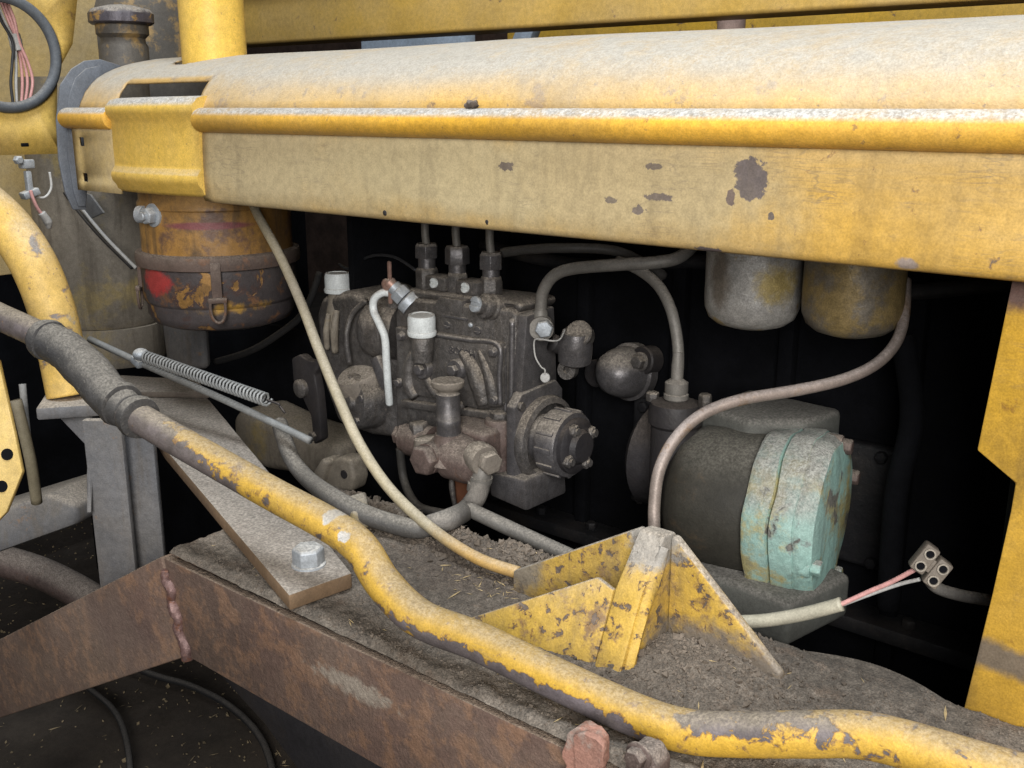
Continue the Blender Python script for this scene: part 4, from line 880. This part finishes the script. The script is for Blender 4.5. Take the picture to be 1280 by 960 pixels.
# ------------------------------------------------ coupling
t = thing('drive_coupling', 'ribbed iron drive coupling with bolted hub between pump and engine', 'coupling', ca+V((.02, 0, -.045)))
CR = .041
b = B(); b.lathe(ca+AX*.018, AX, [(.030, -.018), (.030, 0), (CR*.98, .001), (CR, .004), (CR, .027), (CR*.96, .030), (CR*.74, .031), (.02, .031)], 48).done('drum', 'iron_smooth', t)
for i in range(12):
    th = i*math.pi/6; b = B(); c = ca+V((.033, CR*math.cos(th), CR*math.sin(th))); b.box(c, (.024, .006, .004), Matrix.Rotation(th-math.pi/2, 4, 'X'), .001).done('drum_rib', 'iron_smooth', t)
b = B(); b.lathe(ca+AX*.049, AX, [(.034, 0), (.034, .006), (.030, .009), (.022, .010), (.018, .016), (0, .017)], 32).done('hub', 'iron_dark', t)
for i in range(4):
    th = i*math.pi/2+.5; c = ca+V((.054, .026*math.cos(th), .026*math.sin(th))); b = B(); b.hex(c, AX, .014, .009).lathe(c+AX*.009, AX, [(.0045, 0), (.0045, .003)], 12).done('hub_bolt', 'iron', t)
b = B(); b.lathe((ca.x+.11, ca.y+.07, ca.z-.012), AX, [(.05, 0), (.062, .01), (.062, .10), (.05, .11)], 36); tag(b.done('timing_housing', 'iron_dark'), 'dim dark round housing behind the drive coupling', 'housing')

# ------------------------------------------------ pipes right of the pump
t = thing('fuel_pipe', 'grey fuel pipe arching from the pump banjo union to the right under the hood', 'pipe', PY(675, 410, .96))
b = B(); b.tube([PY(675, 402, .955), PY(676, 384, .955), PY(679, 364, .955), PY(692, 345, .957), PY(716, 336, .96), PY(770, 331, .965), PY(820, 328, .98), PY(848, 322, 1.0), PY(866, 308, 1.03)], .0072, 14, 8).done('pipe_run', 'pipe', t, 180)
b = B(); b.lathe(PY(675, 410, .955)-AZ*.004, AZ, [(.0095, 0), (.0095, .022), (.0085, .026)], 18).lathe(PY(677, 410, .95), V((.6, -.8, 0)), [(.0145, -.010), (.0145, .006)], 24).done('banjo', 'pipe', t)
b = B(); b.hex(PY(681, 410, .945), V((.5, -.85, 0)), .019, .010).done('banjo_bolt', 'zinc', t)
b = B(); b.lathe(PY(664, 404, .958), V((-1, 0, 0)), [(.010, -.02), (.010, .012)], 16).hex(PY(661, 404, .958), V((-1, 0, 0)), .030, .009).done('union_flange', 'iron_smooth', t)
b = B(); b.tube([PY(628, 316, .985), PY(660, 312, .99), PY(705, 310, 1.0), PY(760, 312, 1.03), PY(792, 322, 1.06), PY(830, 345, 1.10)], .0062, 12, 8); tag(b.done('return_pipe', 'pipe_dark', ang=180), 'dark thin pipe running close under the hood edge', 'pipe')
t = thing('oil_line', 'grey pipe dropping in an arc into the stacked cap of a dark canister', 'pipe', PY(845, 500, .95))
b = B(); b.tube([PY(772, 326, .985), PY(798, 337, .98), PY(822, 356, .97), PY(838, 385, .96), PY(846, 420, .955), PY(848, 450, .952), PY(846, 484, .95)], .0062, 14, 8).done('pipe_run', 'pipe', t, 180)
p = PY(845, 500, .95); s_ = S(p)
b = B(); b.lathe(p+AZ*.024, AZ, [(7.5*s_, -.01), (7.5*s_, .014), (6*s_, .03)], 16).lathe(p, AZ, [(13*s_, 0), (15.5*s_, .002), (15.5*s_, .007), (13.5*s_, .008), (14.5*s_, .010), (14.5*s_, .020), (11*s_, .022), (8*s_, .024)], 26).done('stacked_cap', 'pipe', t)
t = thing('dark_canister', 'dark dusty topped canister below the stacked pipe cap', 'canister', p-AZ*.11)
b = B(); b.lathe(p-AZ*.115, AZ, [(29*s_, 0), (30*s_, .01), (30*s_, .086), (34*s_, .090), (34*s_, .104), (31*s_, .112), (12*s_, .1145)], 40).done('canister_body', 'iron_dark', t)
B().hex(p+V((.030, .01, -.006)), AZ, .013, .016).done('cap_bolt', 'iron', t); B().hex(p+V((-.030, .0, -.006)), AZ, .013, .010).done('cap_bolt', 'iron', t)
# shut off valve + lead seal
t = thing('shut_off_valve', 'small dusty iron valve body with a round cap and drilled lug behind the pump', 'valve', PY(718, 465, .99))
b = B(); b.lathe(PY(718, 455, .99), V((.12, -.1, 1)), [(.014, 0), (.020, .004), (.021, .022), (.020, .034), (.017, .042)], 26).rough(.0006, 60); vb = b.done('valve_body', 'iron_smooth', t)
b = B(); b.lathe(PY(724, 418, .985), V((.35, -.9, .5)), [(.0165, -.012), (.0165, .004), (.0145, .006), (0, .0065)], 26).done('valve_cap', 'iron', t)
b = B(); b.tube([PY(690, 428, .97), PY(700, 432, .98), PY(712, 435, .99)], .011, 14, 5).done('valve_neck', 'iron_dark', t, 180)
b = B(); b.lathe(PY(710, 462, .985), V((.2, -.95, .1)), [(.012, -.005), (.012, .005), (.0045, .005), (.0045, -.001)], 22).done('drilled_lug', 'iron', t)
t = thing('lead_seal', 'small round lead seal hanging on a twisted wire beside the pump', 'seal', PY(682, 480, .935))
b = B(); b.tube([PY(706, 412, .965), PY(700, 424, .95), PY(690, 426, .94), PY(676, 424, .935), PY(668, 426, .935), PY(669, 445, .935), PY(676, 458, .935), PY(681, 462, .935), PY(681, 468, .935)], .0011, 6, 6).done('wire', 'wire_grey', t, 180)
b = B(); b.lathe(PY(682, 472, .937), V((.3, -.9, .2)), [(.0055, 0), (.0062, .0015), (.0055, .003)], 20).done('seal_disc', 'seal', t)
b = B(); b.tube([PY(424, 330, 1.02), PY(436, 336, 1.01), PY(450, 326, 1.0), PY(470, 319, .99), PY(495, 322, .98), PY(520, 338, .97)], .0022, 8, 6); tag(b.done('thin_wire', 'wire_black', ang=180), 'thin black wire arching over the governor to the pump', 'wire')
b = B(); b.tube([PY(270, 452, 1.02), PY(310, 440, 1.02), PY(345, 420, 1.03), PY(380, 390, 1.05), PY(400, 340, 1.08)], .006, 10, 6); tag(b.done('bay_cable', 'black', ang=180), 'black cable drooping in the dark between air filter and governor', 'cable')
# dome cover on the engine
t = thing('dome_cover', 'dark domed cover with two bolt lugs on the engine side', 'cover', PY(770, 500, 1.10))
dcx = PY(772, 470, 1.10); s_ = S(dcx); axd = V((-.12, -1, .12))
b = B(); b.lathe(dcx+AY*.03, axd, [(37*s_, -.01), (37*s_, .004), (33*s_, .006), (31*s_, .026), (25*s_, .042), (14*s_, .052), (0, .055)], 40).done('dome', 'iron_smooth', t)
for (x, y) in ((742, 468), (801, 452)):
    p = PY(x, y, 1.115); b = B(); b.lathe(p+AY*.01, axd, [(.019, -.015), (.019, .006), (.017, .008)], 24).done('lug', 'iron_dark', t)
b = B(); b.bolt(PY(801, 452, 1.108), axd, .017).done('lug_bolt', 'iron', t)

# ================================================================== ENGINE BLOCK AND DARK INNER SHEETS
t = thing('engine_block', 'black oily engine block filling the dark bay behind the pump', 'engine block', (-.6, 1.3, .5))
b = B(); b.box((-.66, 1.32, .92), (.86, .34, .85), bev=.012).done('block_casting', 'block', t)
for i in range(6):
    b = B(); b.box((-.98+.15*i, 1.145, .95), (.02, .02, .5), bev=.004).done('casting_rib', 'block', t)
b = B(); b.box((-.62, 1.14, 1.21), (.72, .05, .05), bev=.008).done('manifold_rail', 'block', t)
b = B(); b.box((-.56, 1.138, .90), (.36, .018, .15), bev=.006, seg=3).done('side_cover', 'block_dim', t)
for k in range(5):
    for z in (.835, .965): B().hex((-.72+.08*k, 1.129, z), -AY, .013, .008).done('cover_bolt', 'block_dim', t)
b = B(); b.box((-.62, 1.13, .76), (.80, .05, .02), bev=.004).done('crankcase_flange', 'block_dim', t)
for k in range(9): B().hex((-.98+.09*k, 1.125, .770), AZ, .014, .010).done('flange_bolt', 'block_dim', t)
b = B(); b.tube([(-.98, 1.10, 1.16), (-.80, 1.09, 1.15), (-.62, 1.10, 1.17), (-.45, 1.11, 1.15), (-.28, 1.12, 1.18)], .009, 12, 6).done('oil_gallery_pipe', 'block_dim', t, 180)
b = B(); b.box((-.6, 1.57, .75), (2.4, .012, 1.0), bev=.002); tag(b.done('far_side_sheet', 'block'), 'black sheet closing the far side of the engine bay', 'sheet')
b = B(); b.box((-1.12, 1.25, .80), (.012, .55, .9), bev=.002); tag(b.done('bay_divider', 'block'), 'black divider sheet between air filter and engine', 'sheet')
b = B(); b.box((-.62, 1.05, .60), (1.0, .5, .012), bev=.002); tag(b.done('bay_darkening_plate', 'block'), 'black plate added under the engine to keep the bay dark', 'plate')  # unseen plate, added so the bay stays dark
# casting foot below the governor
t = thing('mount_casting', 'beige dusty cast mounting lug on the beam below the governor', 'mount', PZ(420, 625, .91))
b = B(); b.prism([PY(x, y, .86) for x, y in ((398, 612), (410, 575), (425, 571), (438, 575), (442, 600), (438, 615))], (0, .03, 0), .006, 3).rough(.001, 50); b.done('lug', 'tank', t)
b = B(); b.prism([PY(x, y, .85) for x, y in ((384, 600), (402, 572), (409, 580), (398, 614))], (0, .03, 0), .005, 3).done('lug_cheek', 'tank', t)
b = B(); b.lathe(PY(430, 593, .859), -AY, [(.006, -.001), (.006, .001)], 14).done('lug_hole', 'iron_dark', t)
b = B(); b.prism([PZ(x, y, .93) for x, y in ((425, 622), (458, 612), (462, 640), (440, 640))], (0, 0, -.02), .005, 3).done('lug_toe', 'tank', t)
b = B(); b.pp([(285, 520), (300, 510), (350, 535), (420, 560), (420, 600), (330, 590), (290, 560)], 1.0, .10, .03, 4, 15).rough(.003, 20); tag(b.done('side_casting', 'tank'), 'dusty rounded casting behind the grey hose and rod', 'casting')

# ================================================================== FUEL FILTERS
def canister(px, py_bot, w_px, Yc, name_m, label):
    p = PY(px, py_bot, Yc); s_ = S(p); r = w_px/2*s_
    t = thing('filter_canister', label, 'filter', p, 'filter canisters under the hood edge')
    b = B(); b.lathe(p, AZ, [(0, 0), (r*.45, .001), (r*.72, .005), (r*.9, .012), (r*.985, .022), (r, .032), (r, .13), (r*.97, .133)], 44).rough(.0007, 30); b.done('can', name_m, t)
    b = B(); b.lathe(p+AZ*.1332, AZ, [(r*.9, 0), (r*1.08, .004), (r*1.08, .02), (r*.6, .03)], 32).done('can_head', 'iron_dark', t)
canister(938, 409, 117, .985, 'filter', 'scuffed silver filter canister hanging below the hood edge')
canister(1062, 419, 122, .985, 'filter_b', 'yellowed filter canister, its brown carrying painted shade, hanging between silver canister and dark corner')

# ================================================================== STAINED PIPE
pd = [D(818, 668, .93), D(818, 630, .93), D(824, 588, .93), D(843, 550, .935), D(876, 519, .94), D(925, 500, .945), D(1000, 487, .955), D(1055, 474, .965), D(1095, 455, .975), D(1120, 428, .985), D(1130, 395, 1.0), D(1132, 350, 1.02)]
b = B(); b.tube(pd, .0055, 16, 10); tag(b.done('stained_pipe', 'pipe_col', ang=180), 'stained steel pipe arching over the turquoise motor from the yellow bracket', 'pipe')

# ================================================================== TURQUOISE STARTER MOTOR
so = V((-.488, .972, .935)); GR = .089
t = thing('starter_motor', 'turquoise flaking round motor with bolted end bell beside the yellow bracket', 'starter motor', so-AZ*GR)
axm = V((.98, .17, .0)).normalized()
def lumpy(th): return 1+.022*math.cos(6*th+.6)+.010*math.cos(11*th)
b = B(); b.lathe(so-axm*.18, axm, [(GR*.62, .105), (GR*.78, .115), (GR*.86, .13), (GR*.88, .15), (GR*.88, .200), (GR*.86, .206)], 56).done('field_body', 'green_shaded', t)
b = B(); b.lathe(so+axm*.024, axm, [(GR*.7, -.004), (GR*.965, 0), (GR*.99, .004), (GR*.995, .014), (GR*1.0, .0255), (GR*.96, .027)], 72, rfun=lumpy).rough(.0022, 24); b.done('cover_band', 'green', t)
b = B(); b.lathe(so+axm*.0525, axm, [(GR*.94, -.003), (GR*1.012, .001), (GR*1.02, .012), (GR*1.022, .020), (GR*1.005, .023)], 72, rfun=lumpy).rough(.0022, 24); b.done('end_ring', 'green', t)
b = B(); b.lathe(so+axm*.0760, axm, [(GR*.99, -.001), (GR*1.0, .002), (GR*.985, .010), (GR*.92, .018), (GR*.74, .021), (GR*.3, .022), (0, .022)], 72, rfun=lumpy).rough(.0022, 24); b.done('end_bell', 'green', t)
_, bu, bv = basis(axm)
for k, th in enumerate((18, 72, 160, 250)):
    rad = AZ*math.cos(math.radians(th))+axm.cross(AZ).normalized()*(-math.sin(math.radians(th)))
    p = so+axm*.089+rad*(GR*.86)
    b = B(); b.lathe(p-axm*.012, axm, [(.0115, 0), (.0115, .014), (.010, .016)], 18).hex(p+axm*.004, axm, .0145, .010).done('end_bolt', 'iron_brown' if k < 2 else 'green', t)
# rear gearbox block above
b = B(); bz = so.z+GR*.55
b.prism([V((x, y, bz)) for x, y in ((-.56, .99), (-.49, .97), (-.44, 1.01), (-.43, 1.08), (-.55, 1.09))], (0, 0, .044), .008, 3).rough(.0015, 30); b.done('gear_casing', 'grey_box', t)
# foot
b = B(); b.prism([(-.56, .90, ZB-.02), (-.39, .885, ZB-.02), (-.37, .99, ZB-.02), (-.55, 1.02, ZB-.02)], (0, 0, -.05), .008, 3); b.done('mount_foot', 'grey_box', t)

# ================================================================== TERMINAL BLOCK AND CABLE
t = thing('terminal_block', 'small brown two pole screw terminal block joining loose wires in the dark', 'terminal block', D(1163, 735, .86))
tc_ = D(1163, 706, .86)
Rv = Matrix((rt, -fw, upv)).transposed().to_4x4()     # block happens to face the doorway
Rv = Rv @ Matrix.Rotation(.25, 4, 'Z') @ Matrix.Rotation(-.12, 4, 'X')
R45 = Rv @ Matrix.Rotation(.62, 4, 'Y')
for k in (-1, 1):
    c = tc_+R45 @ V((.0076*k, 0, -.002*k))
    b = B(); b.box(c, (.0128, .015, .025), R45, .002).done('pole_housing', 'terminal', t)
    for s2 in (-1, 1):
        cc = c+R45 @ V((0, .0077, .0062*s2)); nrm = (R45 @ V((0, 1, 0)))
        b = B(); b.lathe(cc, nrm, [(.0044, -.002), (.0047, .0015), (.0034, .0015), (.0034, -.0015)], 18).done('screw_collar', 'brass', t)
        b = B(); b.lathe(cc, nrm, [(.0033, -.0012), (.0033, .0)], 12).done('screw_hole', 'block', t)
b = B(); b.box(tc_, (.006, .010, .012), R45, .001).done('bridge_web', 'terminal', t)
t = thing('pale_cable', 'pale sheathed cable with bared pink wire leading to the terminal block', 'cable', PZ(940, 778, .915))
b = B(); b.tube([D(880, 776, .97), D(935, 777, .955), D(975, 773, .94), D(1015, 765, .925), D(1052, 755, .91)], .0062, 14, 8).done('sheath', 'cable_pale', t, 180)
b = B(); b.tube([D(1050, 756, .912), D(1085, 740, .90), D(1115, 727, .885), D(1143, 712, .868)], .0022, 8, 6).done('pink_wire', 'pink', t, 180)
b = B(); b.tube([D(1050, 757, .915), D(1090, 742, .90), D(1125, 730, .885), D(1150, 724, .87)], .0018, 8, 6).done('grey_wire', 'wire_grey', t, 180)
b = B(); b.tube([D(1160, 722, .87), D(1172, 735, .875), D(1200, 744, .89), D(1235, 750, .90)], .0052, 12, 6); tag(b.done('loose_cable', 'hose', ang=180), 'short dark cable leaving the terminal block toward the yellow corner panel', 'cable')

# ================================================================== YELLOW CORNER PANEL AND DARK SHEETS AT RIGHT
t = thing('corner_panel', 'tall yellow sheet corner panel with a stepped edge meeting the frame beam', 'panel', (-.17, .765, .9))
pn = [(1267, 345), (1221, 563), (1269, 604), (1263, 640), (1240, 743), (1203, 892)]
poly = [PY(x, y, .768) for x, y in pn]+[V((.35, .768, .895)), V((.35, .768, 1.245))]
poly[0].z = 1.245
b = B(); b.prism(poly, (0, .006, 0), .0015).done('panel_sheet', 'post_yellow', t)
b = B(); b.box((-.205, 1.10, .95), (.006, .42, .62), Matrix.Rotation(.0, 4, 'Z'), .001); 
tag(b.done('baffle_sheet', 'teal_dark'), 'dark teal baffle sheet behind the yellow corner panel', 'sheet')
b = B(); b.tube([D(1128, 420, 1.06), D(1140, 520, 1.06), D(1120, 620, 1.08), D(1110, 760, 1.1)], .012, 12, 6); tag(b.done('dark_hose', 'block', ang=180), 'black hose hanging in the dark beside the turquoise motor', 'hose')

# ================================================================== LOWER FRONT BITS
t = thing('rust_lug', 'flaky red rusted steel lug on the front face of the frame beam', 'lug', PY(725, 1000, .50))
ol = [(703, 938), (706, 928), (709, 919), (714, 913), (721, 909), (727, 911), (734, 913), (740, 919), (747, 927), (751, 936), (748, 946), (750, 957), (746, 968), (749, 985), (747, 1005), (702, 1005), (706, 985), (702, 968), (706, 955), (701, 947)]
ol = [(x+random.uniform(-2, 2), y+random.uniform(-2, 2)) for x, y in ol]
b = B(); b.prism([PY(x, y, .522) for x, y in ol], (0, .0125, 0), .0008, 1).rough(.0012, 120); b.done('lug_plate', 'red_rust', t)
b = B(); b.prism([PY(x+4, y*.93+70, .517) for x, y in ol[3:12]+[(740, 975), (716, 978)]], (0, .006, 0), .0008, 1).rough(.0012, 120); b.done('rust_scale', 'red_rust', t)
t = thing('clevis_bracket', 'small brown steel clevis with a bolt under the frame beam', 'clevis', PY(800, 1000, .525))
b = B(); b.prism([PY(x, y, .515) for x, y in ((780, 950), (790, 932), (812, 940), (822, 960), (820, 1000), (778, 1000))], (0, .018, 0), .003).done('clevis_plate', 'iron_brown', t)
b = B(); b.bolt(PY(799, 944, .514), -AY, .013).done('clevis_bolt', 'iron_brown', t)

# ================================================================== LEFT LOWER BACKGROUND
b = B(); b.box((-1.72, 1.16, .60), (1.2, .012, .72), bev=.002); tag(b.done('gap_darkening_sheet', 'block'), 'black sheet added behind the column and arm plate to darken the gap', 'sheet')  # added sheet, stands in for the darkness behind the column
t = thing('yellow_bracket_plate', 'dirty yellow plate with bolt holes behind the curved tube', 'plate', D(10, 640, 1.25))
b = B(); b.prism([D(x, y, 1.22) for x, y in ((-40, 440), (-2, 450), (18, 540), (28, 590), (22, 605), (8, 640), (-40, 690))], fw*.008, .002).done('plate_sheet', 'dash', t)
for (x, y) in ((9, 568), (2, 608)): B().lathe(D(x, y, 1.2195), -fw, [(.007, -.002), (.007, .0008)], 16).done('bolt_hole', 'block', t)
b = B(); b.prism([D(x, y, 1.75) for x, y in ((-60, 655), (60, 618), (96, 632), (96, 656), (-60, 712))], V((-.05, .12, 0)), .008); tag(b.done('lower_step_rail', 'grey_steel'), 'dusty grey step rail low behind the support column', 'rail')
t = thing('grey_rods', 'pair of thin grey rods standing behind the yellow plate', 'rods', D(40, 640, 1.5))
b = B(); b.tube([D(20, 500, 1.45), D(38, 575, 1.47), D(46, 628, 1.5)], .008, 10, 5).done('rod', 'cable', t, 180)
b = B(); b.tube([D(28, 480, 1.5), D(36, 560, 1.5), D(44, 600, 1.5)], .005, 10, 5).done('rod', 'wire_grey', t, 180)
b = B(); b.tube([D(-40, 690, 2.3), D(40, 712, 2.3), D(90, 735, 2.25), D(130, 760, 2.2)], .035, 16, 8); tag(b.done('brown_hose', 'iron_brown', ang=180), 'thick brown hose low behind the sloping beam leg', 'hose')
t_ = [PZ(60, 800, .015), PZ(100, 850, .015), PZ(140, 885, .015), PZ(158, 925, .015), PZ(165, 990, .015)]
b = B(); b.tube(t_, .007, 10, 8); tag(b.done('floor_cable', 'black', ang=180), 'thin black cable curving over the dirt floor', 'cable')
t_ = [PZ(120, 815, .02), PZ(190, 843, .02), PZ(240, 858, .02), PZ(290, 885, .02), PZ(330, 930, .02), PZ(350, 1010, .02)]
b = B(); b.tube(t_, .008, 12, 8); tag(b.done('floor_hose', 'black', ang=180), 'thicker black hose on the dirt floor below the mitred bend', 'hose')
b = B(); b.prism([PY(x, y, .80) for x, y in ((262, 830), (300, 845), (480, 960), (400, 1000), (330, 905))], (0, .015, 0), .003); tag(b.done('lower_brace', 'iron_dark'), 'dark diagonal brace plate beneath the frame beam', 'brace')
# brownish cowl floor / lower body left behind everything
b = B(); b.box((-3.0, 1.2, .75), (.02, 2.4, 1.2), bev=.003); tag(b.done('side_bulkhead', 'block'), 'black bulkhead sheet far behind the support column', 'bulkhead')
